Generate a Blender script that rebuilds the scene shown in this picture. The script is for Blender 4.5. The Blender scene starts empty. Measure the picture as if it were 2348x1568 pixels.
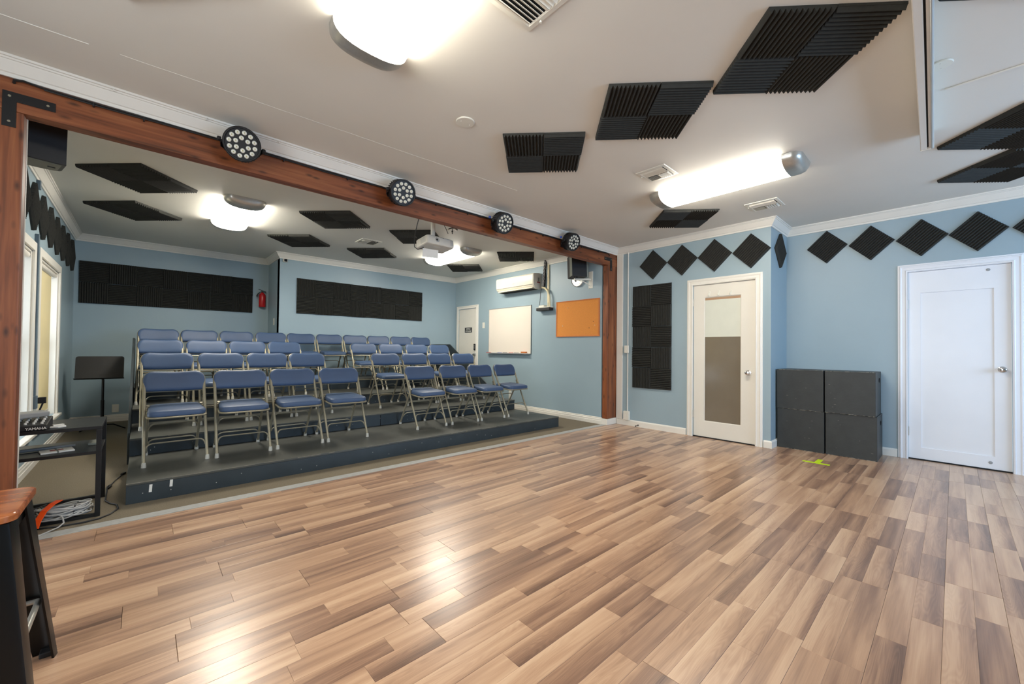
import bpy, math, random
from mathutils import Vector, Matrix

# ------------------------------------------------------------------ camera, world, lights
SC = bpy.context.scene
COL = SC.collection
PI = math.pi
rad = math.radians

def make_camera():
    f, yaw, pit, rol, H, sy = 926.61, rad(47.574), rad(.827), rad(.62), 1.136, 4.685
    F = Vector((math.cos(yaw)*math.cos(pit), math.sin(yaw)*math.cos(pit), math.sin(pit)))
    R = Vector((math.sin(yaw), -math.cos(yaw), 0))
    U = R.cross(F)
    R2 = R*math.cos(rol) + U*math.sin(rol)
    U2 = U*math.cos(rol) - R*math.sin(rol)
    cd = bpy.data.cameras.new('camera')
    cd.sensor_width = 36; cd.sensor_fit = 'HORIZONTAL'
    cd.lens = f/2348*36; cd.shift_y = sy/2348
    cd.clip_start = .02; cd.clip_end = 200
    cam = bpy.data.objects.new('camera', cd); COL.objects.link(cam)
    m = Matrix((R2, U2, -F)).transposed().to_4x4()
    m.translation = Vector((0, 0, H))
    cam.matrix_world = m
    SC.camera = cam
make_camera()

SC.view_settings.view_transform = 'Standard'
SC.view_settings.look = 'None'
SC.view_settings.exposure = 0.46
SC.view_settings.gamma = 1.0
SC.view_settings.use_curve_mapping = False

W = bpy.data.worlds.new('sky'); SC.world = W; W.use_nodes = True
bg = W.node_tree.nodes['Background']
bg.inputs[0].default_value = (.74, .87, 1, 1); bg.inputs[1].default_value = 1.3

LAMP = 20        # radiance of the lit diffusers
def area(name, loc, rot, sx, sy, power, col):
    l = bpy.data.lights.new(name, 'AREA'); l.shape = 'RECTANGLE'; l.size = sx; l.size_y = sy
    l.energy = power; l.color = col
    o = bpy.data.objects.new(name, l); COL.objects.link(o); o.location = loc; o.rotation_euler = rot
    return o
# daylight coming in through the wide window behind the photographer
area('daylight', (4.3, -3.08, 1.55), (PI/2, 0, 0), 2.9, 1.3, 88, (.42, .66, 1))
area('daylight', (-2.3, .6, 1.5), (0, -PI/2, 0), 1.3, 2.2, 75, (.90, .95, 1))  # added fill for the ceiling and room, through a made-up rear window
# daylight through the two windows of the seating area
area('daylight', (-1.10, 6.47, 1.2), (0, -PI/2, 0), 1.6, 1.15, 20, (.8, .9, 1))
area('daylight', (-1.10, 5.0, 1.2), (0, -PI/2, 0), 1.6, 1.1, 20, (.8, .9, 1))

# ------------------------------------------------------------------ mesh helpers
class MB:
    def __init__(s): s.v = []; s.f = []
    def add(s, vs, fs):
        b = len(s.v); s.v += [tuple(v) for v in vs]; s.f += [tuple(i+b for i in f) for f in fs]; return s
    def box(s, a, b):
        x0, y0, z0 = a; x1, y1, z1 = b
        return s.add([(x0,y0,z0),(x1,y0,z0),(x1,y1,z0),(x0,y1,z0),(x0,y0,z1),(x1,y0,z1),(x1,y1,z1),(x0,y1,z1)],
                     [(0,3,2,1),(4,5,6,7),(0,1,5,4),(1,2,6,5),(2,3,7,6),(3,0,4,7)])
    def cbox(s, c, d): return s.box([c[i]-d[i]/2 for i in range(3)], [c[i]+d[i]/2 for i in range(3)])
    def obox(s, M, d):
        vs = [M @ Vector((x*d[0]/2, y*d[1]/2, z*d[2]/2)) for z in (-1,1) for x, y in ((-1,-1),(1,-1),(1,1),(-1,1))]
        return s.add(vs, [(0,3,2,1),(4,5,6,7),(0,1,5,4),(1,2,6,5),(2,3,7,6),(3,0,4,7)])
    def tube(s, pts, r, n=8, closed=False, cap=True):
        pts = [Vector(p) for p in pts]
        if not isinstance(r, (list, tuple)): pts = [p for i, p in enumerate(pts) if i == 0 or (p-pts[i-1]).length > 1e-5]
        N = len(pts)
        rs = r if isinstance(r, (list, tuple)) else [r]*N
        up = None; rings = []
        for i, p in enumerate(pts):
            if closed: t = pts[(i+1) % N]-pts[i-1]
            else: t = pts[min(i+1, N-1)]-pts[max(i-1, 0)]
            t.normalize()
            if up is None: up = Vector((0,0,1)) if abs(t.z) < .9 else Vector((1,0,0))
            a = t.cross(up); a.normalize(); up = a.cross(t); up.normalize()
            k = 1.0
            if not closed and 0 < i < N-1:
                d1 = (pts[i]-pts[i-1]).normalized(); c = max(.35, d1.dot(t)); k = 1/c
                bis = ((pts[i+1]-pts[i]).normalized()-d1)
                bis = bis.normalized() if bis.length > 1e-6 else None
            else: bis = None
            ring = []
            for j in range(n):
                q = a*math.cos(2*PI*j/n)*rs[i] + up*math.sin(2*PI*j/n)*rs[i]
                if bis is not None: q += bis*(q.dot(bis))*(k-1)
                ring.append(p+q)
            rings.append(ring)
        vs = [v for ring in rings for v in ring]; fs = []
        M = N if closed else N-1
        for i in range(M):
            for j in range(n):
                a0 = i*n+j; a1 = i*n+(j+1) % n; b0 = ((i+1) % N)*n+j; b1 = ((i+1) % N)*n+(j+1) % n
                fs.append((a0, a1, b1, b0))
        if cap and not closed:
            fs.append(tuple(range(n-1, -1, -1))); fs.append(tuple((N-1)*n+j for j in range(n)))
        return s.add(vs, fs)
    def lathe(s, prof, c=(0,0,0), axis='Z', n=24):
        # prof: (radius, height) list
        M = {'Z': Matrix.Identity(3), 'Y': Matrix(((1,0,0),(0,0,-1),(0,1,0))), 'X': Matrix(((0,0,1),(0,1,0),(-1,0,0)))}[axis] if isinstance(axis, str) else axis
        c = Vector(c); vs = []; fs = []; m = len(prof)
        for r, h in prof:
            for j in range(n): vs.append(c + M @ Vector((r*math.cos(2*PI*j/n), r*math.sin(2*PI*j/n), h)))
        for i in range(m-1):
            for j in range(n):
                fs.append((i*n+j, i*n+(j+1) % n, (i+1)*n+(j+1) % n, (i+1)*n+j))
        fs.append(tuple(range(n-1, -1, -1))); fs.append(tuple((m-1)*n+j for j in range(n)))
        return s.add(vs, fs)
    def prism(s, poly, mp, h0, h1):
        # poly: 2D points; mp(a, b, h) -> xyz
        n = len(poly)
        vs = [mp(a, b, h0) for a, b in poly] + [mp(a, b, h1) for a, b in poly]
        fs = [tuple(range(n-1, -1, -1)), tuple(range(n, 2*n))]
        for i in range(n): fs.append((i, (i+1) % n, n+(i+1) % n, n+i))
        return s.add(vs, fs)
    def sweep(s, path, prof, mp, closed=False):
        # path: 2D points; prof: (offset to the left of travel, height); mp(a, b, h) -> xyz
        N = len(path); P = [Vector(p) for p in path]; k = len(prof); vs = []; fs = []
        for i in range(N):
            d0 = (P[i]-P[i-1]).normalized() if (i > 0 or closed) else None
            d1 = (P[(i+1) % N]-P[i]).normalized() if (i < N-1 or closed) else None
            if d0 is None: d0 = d1
            if d1 is None: d1 = d0
            n0 = Vector((-d0.y, d0.x)); n1 = Vector((-d1.y, d1.x))
            m = (n0+n1); m = m/(1+n0.dot(n1)) if m.length > 1e-6 else n0
            for off, h in prof:
                q = P[i]+m*off; vs.append(mp(q.x, q.y, h))
        for i in range(N if closed else N-1):
            for j in range(k):
                a = i*k+j; b = i*k+(j+1) % k; c = ((i+1) % N)*k+(j+1) % k; d = ((i+1) % N)*k+j
                fs.append((a, b, c, d))
        if not closed: fs.append(tuple(range(k-1, -1, -1))); fs.append(tuple((N-1)*k+j for j in range(k)))
        return s.add(vs, fs)
    def pad(s, outline, layers, mp):
        # outline: 2D polygon about 0,0; layers: (inset, height); domed cushion
        n = len(outline); O = [Vector(p) for p in outline]
        vs = []; fs = []
        hx = max(abs(p.x) for p in O); hy = max(abs(p.y) for p in O)
        for ins, h in layers:
            for p in O: vs.append(mp(p.x*(1-ins/hx), p.y*(1-ins/hy), h))
        L = len(layers)
        for i in range(L-1):
            for j in range(n): fs.append((i*n+j, i*n+(j+1) % n, (i+1)*n+(j+1) % n, (i+1)*n+j))
        fs.append(tuple(range(n-1, -1, -1))); fs.append(tuple((L-1)*n+j for j in range(n)))
        return s.add(vs, fs)
    def mesh(s, name, mat, smooth=None):
        me = bpy.data.meshes.new(name); me.from_pydata(s.v, [], s.f); me.update()
        import bmesh
        b = bmesh.new(); b.from_mesh(me); bmesh.ops.recalc_face_normals(b, faces=b.faces); b.to_mesh(me); b.free()
        if mat: me.materials.append(mat)
        if smooth is not None:
            me.shade_smooth(); me.set_sharp_from_angle(angle=rad(smooth))
        return me
    def build(s, name, mat, parent=None, smooth=None, loc=(0,0,0), rot=(0,0,0), bev=0, seg=2):
        return link(s.mesh(name, mat, smooth), name, parent, loc, rot, bev, seg)

def link(me, name, parent=None, loc=(0,0,0), rot=(0,0,0), bev=0, seg=2):
    o = bpy.data.objects.new(name, me); COL.objects.link(o); o.location = loc; o.rotation_euler = rot
    if parent: o.parent = parent
    if bev:
        m = o.modifiers.new('edge', 'BEVEL'); m.width = bev; m.segments = seg; m.limit_method = 'ANGLE'; m.angle_limit = rad(40)
    return o
def tag(o, label=None, cat=None, group=None, kind=None):
    if label: o['label'] = label
    if cat: o['category'] = cat
    if group: o['group'] = group
    if kind: o['kind'] = kind
    return o
def empty(name, loc, label=None, cat=None, group=None, rz=0, kind=None):
    o = bpy.data.objects.new(name, None); COL.objects.link(o); o.location = loc; o.rotation_euler = (0, 0, rz)
    o.empty_display_size = .1
    return tag(o, label, cat, group, kind)
def copy_tree(o, parent=None):
    c = o.copy(); COL.objects.link(c)
    if parent: c.parent = parent
    for ch in [x for x in KIDS[o.name]]: copy_tree(ch, c)
    return c
KIDS = {}
def index_kids(o):
    KIDS[o.name] = list(o.children)
    for c in o.children: index_kids(c)

def rrect(w, h, r, n=5, r2=None):
    r2 = r if r2 is None else r2; pts = []
    for cx, cy, a0, rr in ((w/2, h/2, 0, r), (-w/2, h/2, PI/2, r), (-w/2, -h/2, PI, r2), (w/2, -h/2, 1.5*PI, r2)):
        sx = 1 if cx > 0 else -1; sy = 1 if cy > 0 else -1
        for i in range(n+1):
            a = a0+PI/2*i/n; pts.append((cx-sx*rr+rr*math.cos(a), cy-sy*rr+rr*math.sin(a)))
    return pts
XY = lambda a, b, h: (a, b, h)
def lettering(text, size, parent, mw, mat_):
    c = bpy.data.curves.new('lettering', 'FONT'); c.body = text; c.size = size; c.align_x = 'CENTER'; c.extrude = .0005; c.offset = .0006
    t = bpy.data.objects.new('lettering', c); COL.objects.link(t)
    bpy.context.view_layer.update()
    me = bpy.data.meshes.new_from_object(t.evaluated_get(bpy.context.evaluated_depsgraph_get()))
    bpy.data.objects.remove(t); me.materials.clear(); me.materials.append(mat_)
    o = bpy.data.objects.new('lettering', me); COL.objects.link(o); o.parent = parent; o.matrix_local = mw
    return o

# ------------------------------------------------------------------ materials
def srgb(r, g, b):
    f = lambda c: (c/255/12.92) if c/255 <= .04045 else ((c/255+.055)/1.055)**2.4
    return (f(r), f(g), f(b), 1)
def mat(name, col, rough=.6, metal=0, noise=0, nscale=8, bump=0, bscale=60, spec=.5, coat=0, emit=0, ecol=None):
    m = bpy.data.materials.new(name); m.use_nodes = True; nt = m.node_tree; p = nt.nodes['Principled BSDF']
    p.inputs['Base Color'].default_value = col; p.inputs['Roughness'].default_value = rough
    p.inputs['Metallic'].default_value = metal; p.inputs['Specular IOR Level'].default_value = spec
    p.inputs['Coat Weight'].default_value = coat
    tc = nt.nodes.new('ShaderNodeTexCoord')
    if noise:
        n = nt.nodes.new('ShaderNodeTexNoise'); n.inputs['Scale'].default_value = nscale; n.inputs['Detail'].default_value = 4
        nt.links.new(tc.outputs['Object'], n.inputs['Vector'])
        r = nt.nodes.new('ShaderNodeMapRange'); r.inputs['From Min'].default_value = .3; r.inputs['From Max'].default_value = .7
        r.inputs['To Min'].default_value = 1-noise; r.inputs['To Max'].default_value = 1+noise
        nt.links.new(n.outputs['Fac'], r.inputs['Value'])
        mx = nt.nodes.new('ShaderNodeMix'); mx.data_type = 'RGBA'; mx.blend_type = 'MULTIPLY'; mx.inputs['Factor'].default_value = 1
        mx.inputs['A'].default_value = col
        nt.links.new(r.outputs['Result'], mx.inputs['B']); nt.links.new(mx.outputs['Result'], p.inputs['Base Color'])
    if bump:
        n = nt.nodes.new('ShaderNodeTexNoise'); n.inputs['Scale'].default_value = bscale; n.inputs['Detail'].default_value = 3
        nt.links.new(tc.outputs['Object'], n.inputs['Vector'])
        b = nt.nodes.new('ShaderNodeBump'); b.inputs['Strength'].default_value = bump; b.inputs['Distance'].default_value = .002
        nt.links.new(n.outputs['Fac'], b.inputs['Height']); nt.links.new(b.outputs['Normal'], p.inputs['Normal'])
    if emit:
        p.inputs['Emission Color'].default_value = ecol or col; p.inputs['Emission Strength'].default_value = emit
    return m

def wood(name, axis, c_dark, c_mid, c_light, scale=1.0, rough=.45, knots=True):
    m = bpy.data.materials.new(name); m.use_nodes = True; nt = m.node_tree; p = nt.nodes['Principled BSDF']; L = nt.links.new
    tc = nt.nodes.new('ShaderNodeTexCoord'); mp = nt.nodes.new('ShaderNodeMapping')
    sc = [14*scale]*3; sc['XYZ'.index(axis)] = .9*scale; mp.inputs['Scale'].default_value = sc
    L(tc.outputs['Object'], mp.inputs['Vector'])
    n1 = nt.nodes.new('ShaderNodeTexNoise'); n1.inputs['Scale'].default_value = 1.3; n1.inputs['Detail'].default_value = 6; n1.inputs['Distortion'].default_value = .6
    L(mp.outputs['Vector'], n1.inputs['Vector'])
    mp2 = nt.nodes.new('ShaderNodeMapping'); sc2 = [90*scale]*3; sc2['XYZ'.index(axis)] = 3*scale; mp2.inputs['Scale'].default_value = sc2
    L(tc.outputs['Object'], mp2.inputs['Vector'])
    n2 = nt.nodes.new('ShaderNodeTexNoise'); n2.inputs['Scale'].default_value = 1; n2.inputs['Detail'].default_value = 3
    L(mp2.outputs['Vector'], n2.inputs['Vector'])
    ad = nt.nodes.new('ShaderNodeMath'); ad.operation = 'MULTIPLY_ADD'; ad.inputs[1].default_value = .35
    L(n2.outputs['Fac'], ad.inputs[0]); L(n1.outputs['Fac'], ad.inputs[2])
    rp = nt.nodes.new('ShaderNodeValToRGB'); e = rp.color_ramp.elements
    e[0].position = .45; e[0].color = c_dark; e[1].position = .88; e[1].color = c_light
    x = e.new(.66); x.color = c_mid
    L(ad.outputs[0], rp.inputs['Fac'])
    out = rp.outputs['Color']
    if knots:
        vo = nt.nodes.new('ShaderNodeTexVoronoi'); mp3 = nt.nodes.new('ShaderNodeMapping')
        s3 = [3.6]*3; s3['XYZ'.index(axis)] = 1.3; mp3.inputs['Scale'].default_value = s3
        L(tc.outputs['Object'], mp3.inputs['Vector']); L(mp3.outputs['Vector'], vo.inputs['Vector'])
        r = nt.nodes.new('ShaderNodeMapRange'); r.inputs['From Min'].default_value = .06; r.inputs['From Max'].default_value = .26
        r.inputs['To Min'].default_value = .32; r.inputs['To Max'].default_value = 1
        L(vo.outputs['Distance'], r.inputs['Value'])
        mx = nt.nodes.new('ShaderNodeMix'); mx.data_type = 'RGBA'; mx.blend_type = 'MULTIPLY'; mx.inputs['Factor'].default_value = 1
        L(out, mx.inputs['A']); L(r.outputs['Result'], mx.inputs['B']); out = mx.outputs['Result']
    L(out, p.inputs['Base Color']); p.inputs['Roughness'].default_value = rough
    b = nt.nodes.new('ShaderNodeBump'); b.inputs['Strength'].default_value = .25; b.inputs['Distance'].default_value = .002
    L(ad.outputs[0], b.inputs['Height']); L(b.outputs['Normal'], p.inputs['Normal'])
    return m

def plank_material():
    m = bpy.data.materials.new('laminate'); m.use_nodes = True; nt = m.node_tree; p = nt.nodes['Principled BSDF']; L = nt.links.new
    uv = nt.nodes.new('ShaderNodeUVMap'); uv.uv_map = 'uv'
    at = nt.nodes.new('ShaderNodeAttribute'); at.attribute_name = 'tone'
    sp = nt.nodes.new('ShaderNodeSeparateColor'); L(at.outputs['Color'], sp.inputs['Color'])
    sx = nt.nodes.new('ShaderNodeSeparateXYZ'); L(uv.outputs['UV'], sx.inputs['Vector'])
    def math_(op, a, b=None, c=None):
        n = nt.nodes.new('ShaderNodeMath'); n.operation = op
        for i, v in enumerate((a, b, c)):
            if v is None: continue
            if isinstance(v, (int, float)): n.inputs[i].default_value = v
            else: L(v, n.inputs[i])
        return n.outputs[0]
    def noise(vec, sc, det=4, dist=0, rough=.5):
        n = nt.nodes.new('ShaderNodeTexNoise'); n.inputs['Scale'].default_value = sc; n.inputs['Detail'].default_value = det
        n.inputs['Distortion'].default_value = dist; n.inputs['Roughness'].default_value = rough; L(vec, n.inputs['Vector']); return n.outputs['Fac']
    def vec(x, y, z=None):
        c = nt.nodes.new('ShaderNodeCombineXYZ'); L(x, c.inputs[0]); L(y, c.inputs[1])
        if z is not None: L(z, c.inputs[2])
        return c.outputs[0]
    seed = math_('MULTIPLY', sp.outputs['Green'], 37.0)
    v = sx.outputs['Y']                      # 0..1 across one strip
    u = sx.outputs['X']                      # metres along
    # long soft tonal bands running with the plank
    band = noise(vec(math_('MULTIPLY', u, 1.1), math_('MULTIPLY', v, 1.6), seed), 1.5, 3, .3)
    fine = noise(vec(math_('MULTIPLY', u, 3.5), math_('MULTIPLY', v, 26), seed), 1.0, 4, .2, .65)
    # growth rings
    warp = noise(vec(math_('MULTIPLY', u, 1.5), math_('MULTIPLY', v, 1.5), seed), 1.0, 1.5)
    ring = math_('SINE', math_('MULTIPLY', math_('ADD', warp, math_('MULTIPLY', v, .22)), 130))
    ringm = math_('MULTIPLY', math_('MULTIPLY', ring, .035), math_('GREATER_THAN', sp.outputs['Blue'], .45))
    edge = math_('MULTIPLY', math_('SUBTRACT', v, .5), math_('MULTIPLY', math_('SUBTRACT', sp.outputs['Blue'], .35), .80))
    t = math_('ADD', math_('MULTIPLY', sp.outputs['Red'], .40), math_('MULTIPLY', band, .80))
    t = math_('ADD', t, math_('MULTIPLY', math_('SUBTRACT', fine, .5), .24))
    t = math_('SUBTRACT', math_('ADD', math_('ADD', t, edge), ringm), .06)
    rp = nt.nodes.new('ShaderNodeValToRGB'); e = rp.color_ramp.elements
    e[0].position = .14; e[0].color = srgb(106, 78, 62); e[1].position = .96; e[1].color = srgb(208, 174, 142)
    x = e.new(.36); x.color = srgb(142, 108, 86); x = e.new(.56); x.color = srgb(174, 137, 108); x = e.new(.74); x.color = srgb(193, 157, 126)
    L(t, rp.inputs['Fac']); L(rp.outputs['Color'], p.inputs['Base Color'])
    ro = nt.nodes.new('ShaderNodeMapRange'); ro.inputs['To Min'].default_value = .27; ro.inputs['To Max'].default_value = .38
    L(fine, ro.inputs['Value']); L(ro.outputs['Result'], p.inputs['Roughness'])
    b = nt.nodes.new('ShaderNodeBump'); b.inputs['Strength'].default_value = .10; b.inputs['Distance'].default_value = .001
    L(fine, b.inputs['Height']); L(b.outputs['Normal'], p.inputs['Normal'])
    p.inputs['Specular IOR Level'].default_value = .5; p.inputs['Coat Weight'].default_value = .4; p.inputs['Coat Roughness'].default_value = .21
    return m

M = {}
M['wall'] = mat('wall_paint', srgb(150, 170, 179), .42, noise=.035, nscale=1.3, bump=.25, bscale=35)
M['ceil'] = mat('ceiling_paint', srgb(226, 223, 213), .6, noise=.02, nscale=1.5, bump=.35, bscale=9)
M['white'] = mat('white_trim_paint', srgb(228, 224, 214), .4, noise=.015)
M['door'] = mat('door_paint', srgb(226, 221, 209), .38, noise=.02, nscale=3)
M['doorw'] = mat('door_paint_white', srgb(228, 230, 234), .35, noise=.02, nscale=3)
M['foam'] = mat('foam', srgb(48, 48, 44), .8, noise=.12, nscale=30, bump=.3, bscale=300, spec=.35)
M['fabric'] = mat('chair_vinyl', srgb(57, 79, 112), .46, noise=.07, nscale=7, bump=.5, bscale=350)
M['frame'] = mat('chair_frame', srgb(150, 144, 124), .36, metal=.35, noise=.04, nscale=20)
M['cap'] = mat('foot_cap', srgb(190, 188, 178), .5, noise=.05)
M['tread'] = mat('tread_paint', srgb(72, 73, 68), .42, noise=.18, nscale=3.5, bump=.3, bscale=40)
M['riser'] = mat('riser_paint', srgb(46, 54, 58), .45, noise=.14, nscale=6, bump=.3, bscale=30)
M['wear'] = mat('worn_edge', srgb(120, 114, 100), .7, noise=.25, nscale=40)
M['chip'] = mat('chipped_edge', srgb(168, 162, 148), .8, noise=.2, nscale=60)
M['carpet'] = mat('carpet', srgb(122, 113, 97), .95, noise=.16, nscale=140, bump=.9, bscale=500, spec=.1)
M['duct'] = mat('duct_tape', srgb(168, 168, 164), .38, noise=.1, nscale=25, bump=.3, bscale=60)
M['beam'] = wood('beam_wood', 'X', srgb(76, 40, 20), srgb(126, 68, 36), srgb(152, 92, 54), .8)
M['post'] = wood('post_wood', 'Z', srgb(76, 40, 20), srgb(126, 68, 36), srgb(156, 94, 54), .8)
M['seatwood'] = wood('stool_wood', 'X', srgb(112, 58, 28), srgb(146, 80, 42), srgb(176, 110, 66), .9, .25, False)
M['black'] = mat('black_metal', srgb(30, 30, 31), .4, metal=.3, noise=.1, nscale=12)
M['blackgloss'] = mat('black_enamel', srgb(8, 9, 10), .3, metal=0, noise=.05, spec=.35)
M['blackp'] = mat('black_plastic', srgb(26, 26, 27), .5, noise=.08, nscale=15)
M['grille'] = mat('speaker_bottom', srgb(120, 122, 112), .6, noise=.08)
M['grey'] = mat('grey_plastic', srgb(150, 152, 152), .45, noise=.05)
M['dark'] = mat('dark_void', srgb(12, 12, 12), .9, noise=.05)
M['nickel'] = mat('brushed_nickel', srgb(186, 183, 174), .32, metal=.6, noise=.05, nscale=50)
M['chrome'] = mat('chrome', srgb(205, 205, 205), .16, metal=1, noise=.02)
M['alu'] = mat('aluminium', srgb(200, 202, 200), .35, metal=.6, noise=.03)
M['plastic'] = mat('white_plastic', srgb(226, 223, 210), .38, noise=.02)
M['ac'] = mat('ac_plastic', srgb(231, 224, 205), .34, noise=.015)
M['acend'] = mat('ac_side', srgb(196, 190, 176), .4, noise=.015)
M['proj'] = mat('projector_plastic', srgb(216, 212, 200), .42, noise=.02)
M['board'] = mat('whiteboard', srgb(232, 222, 208), .22, noise=.015, nscale=2)
M['cork'] = mat('cork', srgb(216, 140, 64), .85, noise=.07, nscale=120, bump=.6, bscale=300)
M['corkframe'] = mat('cork_frame', srgb(196, 112, 50), .5, noise=.06, nscale=20)
M['crate'] = mat('crate_paint', srgb(45, 48, 47), .48, noise=.14, nscale=10, bump=.35, bscale=60)
M['red'] = mat('red_enamel', srgb(186, 22, 26), .25, noise=.04)
M['neon'] = mat('neon_tape', srgb(196, 226, 22), .5, noise=.04)
M['orange'] = mat('orange_strap', srgb(250, 84, 16), .5, noise=.06)
M['cable'] = mat('grey_cable', srgb(172, 170, 166), .5, noise=.06)
M['paper'] = mat('paper', srgb(225, 223, 216), .8, noise=.03)
M['hose'] = mat('cream_hose', srgb(222, 208, 168), .5, noise=.05)
M['sheetw'] = mat('white_film', srgb(212, 214, 200), .5, noise=.02)
M['blind'] = mat('blind_fabric', srgb(226, 214, 176), .8, noise=.02)
M['blue'] = mat('blue_clip', srgb(52, 84, 170), .4, noise=.03)
M['conduit'] = mat('painted_conduit', srgb(92, 108, 118), .4, noise=.05)
M['letter'] = mat('white_lettering', srgb(220, 218, 210), .6, noise=.02)
M['rednote'] = mat('red_label', srgb(140, 42, 40), .5, noise=.05)
M['lamp'] = mat('lit_diffuser', (1, 1, 1, 1), .4, emit=LAMP, ecol=(1, .93, .80, 1))
M['lamp2'] = mat('lit_diffuser_seating', (1, 1, 1, 1), .4, emit=LAMP*1.6, ecol=(1, .94, .82, 1))
M['lens'] = mat('par_lens', srgb(222, 220, 206), .18, noise=.05, nscale=90, coat=.5)
M['led'] = mat('led_chip', srgb(176, 170, 110), .4, noise=.05)
M['plank'] = plank_material()
# daylit window glass and frosted door glass
def glass(name, col, rough, trans=1):
    m = mat(name, col, rough); p = m.node_tree.nodes['Principled BSDF']; p.inputs['Transmission Weight'].default_value = trans; p.inputs['IOR'].default_value = 1.3
    return m
M['glass'] = glass('window_glass', (1, 1, 1, 1), .02)
M['frost'] = mat('frosted_glass', srgb(120, 110, 94), .14, noise=.05, nscale=3)
M['frost2'] = mat('frosted_glass_strip', srgb(176, 142, 112), .35, noise=.04, nscale=3)
bl = M['blind'].node_tree; 
_p = bl.nodes['Principled BSDF']; _t = bl.nodes.new('ShaderNodeBsdfTranslucent'); _t.inputs['Color'].default_value = srgb(236, 222, 178)
_m = bl.nodes.new('ShaderNodeMixShader'); _m.inputs[0].default_value = .22
bl.links.new(_p.outputs[0], _m.inputs[1]); bl.links.new(_t.outputs[0], _m.inputs[2]); bl.links.new(_m.outputs[0], bl.nodes['Material Output'].inputs[0])

# ------------------------------------------------------------------ dimensions
ZC = 2.744
XR, XR2, YJ, XB, XL = 5.521, 6.189, 1.472, 5.27, -.743
YW1, YW2, XJ = 8.507, 7.69, 1.69
YB0, YB1, ZB = 3.593, 3.685, 2.46
X0, Y0 = -2.0, -2.8      # unseen far sides of the main room
T = .14

# ------------------------------------------------------------------ floors
def S(mb, name, m, smooth=None, bev=0, parent=None, seg=2):
    o = mb.build(name, m, parent, smooth=smooth, bev=bev, seg=seg)
    if not parent: o['kind'] = 'structure'
    return o
floor = S(MB().box((X0-T, Y0-T, -.20), (XR2+T, 3.60, -.012)), 'floor', mat('underlay', srgb(90, 66, 48), .8, noise=.05))
S(MB().box((XL-T, 3.60, -.20), (XR+T, YW1+T, 0)), 'floor_carpet', M['carpet'])
tape = MB().box((XL, 3.598, 0), (XB, 3.69, .004))
S(tape, 'trim_1', M['duct'], bev=.0015)

def build_planks():
    rnd = random.Random(11)
    W_, y = .18550, .035-.1855*16
    strips = []
    k = 0
    while y < 3.598:
        x = X0+.005-rnd.random()*1.2
        while x < XR2:
            x1 = x+1.20
            for h in (0, 1):
                ya = y+h*W_/2; cuts = [x]
                c = x+rnd.uniform(.25, .95)
                while c < x1-.15: cuts.append(c); c += rnd.uniform(.45, 1.05)
                cuts.append(x1)
                for a, b in zip(cuts[:-1], cuts[1:]):
                    xa = max(a, X0+.005); xb = min(b, XR2-.003); yb = min(ya+W_/2, 3.598); yya = max(ya, Y0+.005)
                    if xb-xa < .03 or yb-yya < .02: continue
                    if yya > YJ-.02 and xa > XR-.01: continue
                    if yb > YJ and xb > XR: xb = XR-.002
                    gx0 = .0007 if a == x else .0002; gx1 = .0007 if b == x1 else .0002
                    gy0 = .0004 if h == 0 else .0001; gy1 = .0001 if h == 0 else .0004
                    strips.append((xa+gx0, xb-gx1, yya+gy0, yb-gy1, rnd.random(), rnd.random(), rnd.random(), rnd.random()))
            x = x1
        y += W_
    def rank(s):
        cx, cy = (s[0]+s[1])/2, (s[2]+s[3])/2; d = math.hypot(cx, cy)
        a = math.degrees(math.atan2(cy, cx))-47.57
        vis = -53 < a < 53 and d*math.cos(rad(a)) > 1.25
        return (0 if vis else 1, d)
    strips.sort(key=rank)
    def geo(mb, uvs, tones, s, ox, oy):
        x0, x1, y0, y1, r, g, b, q = s; c = .0006
        zt = -.0001*q
        base = len(mb.v)
        mb.add([(x0-ox, y0-oy, -.011), (x1-ox, y0-oy, -.011), (x1-ox, y1-oy, -.011), (x0-ox, y1-oy, -.011),
                (x0-ox, y0-oy, zt-c), (x1-ox, y0-oy, zt-c), (x1-ox, y1-oy, zt-c), (x0-ox, y1-oy, zt-c),
                (x0-ox+c, y0-oy+c, zt), (x1-ox-c, y0-oy+c, zt), (x1-ox-c, y1-oy-c, zt), (x0-ox+c, y1-oy-c, zt)],
               [(0,1,5,4),(1,2,6,5),(2,3,7,6),(3,0,4,7),(4,5,9,8),(5,6,10,9),(6,7,11,10),(7,4,8,11),(8,9,10,11),(3,2,1,0)])
        for v in mb.v[base:]:
            uvs.append((v[0]+ox, min(1, max(0, (v[1]+oy-y0)/(y1-y0))))); tones.append((r, g, b, 1))
    def finish(mb, uvs, tones, name):
        me = bpy.data.meshes.new(name); me.from_pydata(mb.v, [], mb.f); me.update()
        ul = me.uv_layers.new(name='uv'); ca = me.color_attributes.new(name='tone', type='FLOAT_COLOR', domain='POINT')
        for lp in me.loops: ul.data[lp.index].uv = uvs[lp.vertex_index]
        for i, t in enumerate(tones): ca.data[i].color = t
        me.materials.append(M['plank']); return me
    for s in strips[:300]:
        mb = MB(); uvs = []; tones = []
        ox, oy = (s[0]+s[1])/2, (s[2]+s[3])/2
        geo(mb, uvs, tones, s, ox, oy)
        link(finish(mb, uvs, tones, 'floor_plank'), 'floor_plank', floor, (ox, oy, 0))
    mb = MB(); uvs = []; tones = []
    for s in strips[300:]: geo(mb, uvs, tones, s, 0, 0)
    o = link(finish(mb, uvs, tones, 'distant_planks'), 'distant_planks', floor); o['kind'] = 'stuff'
build_planks()

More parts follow.
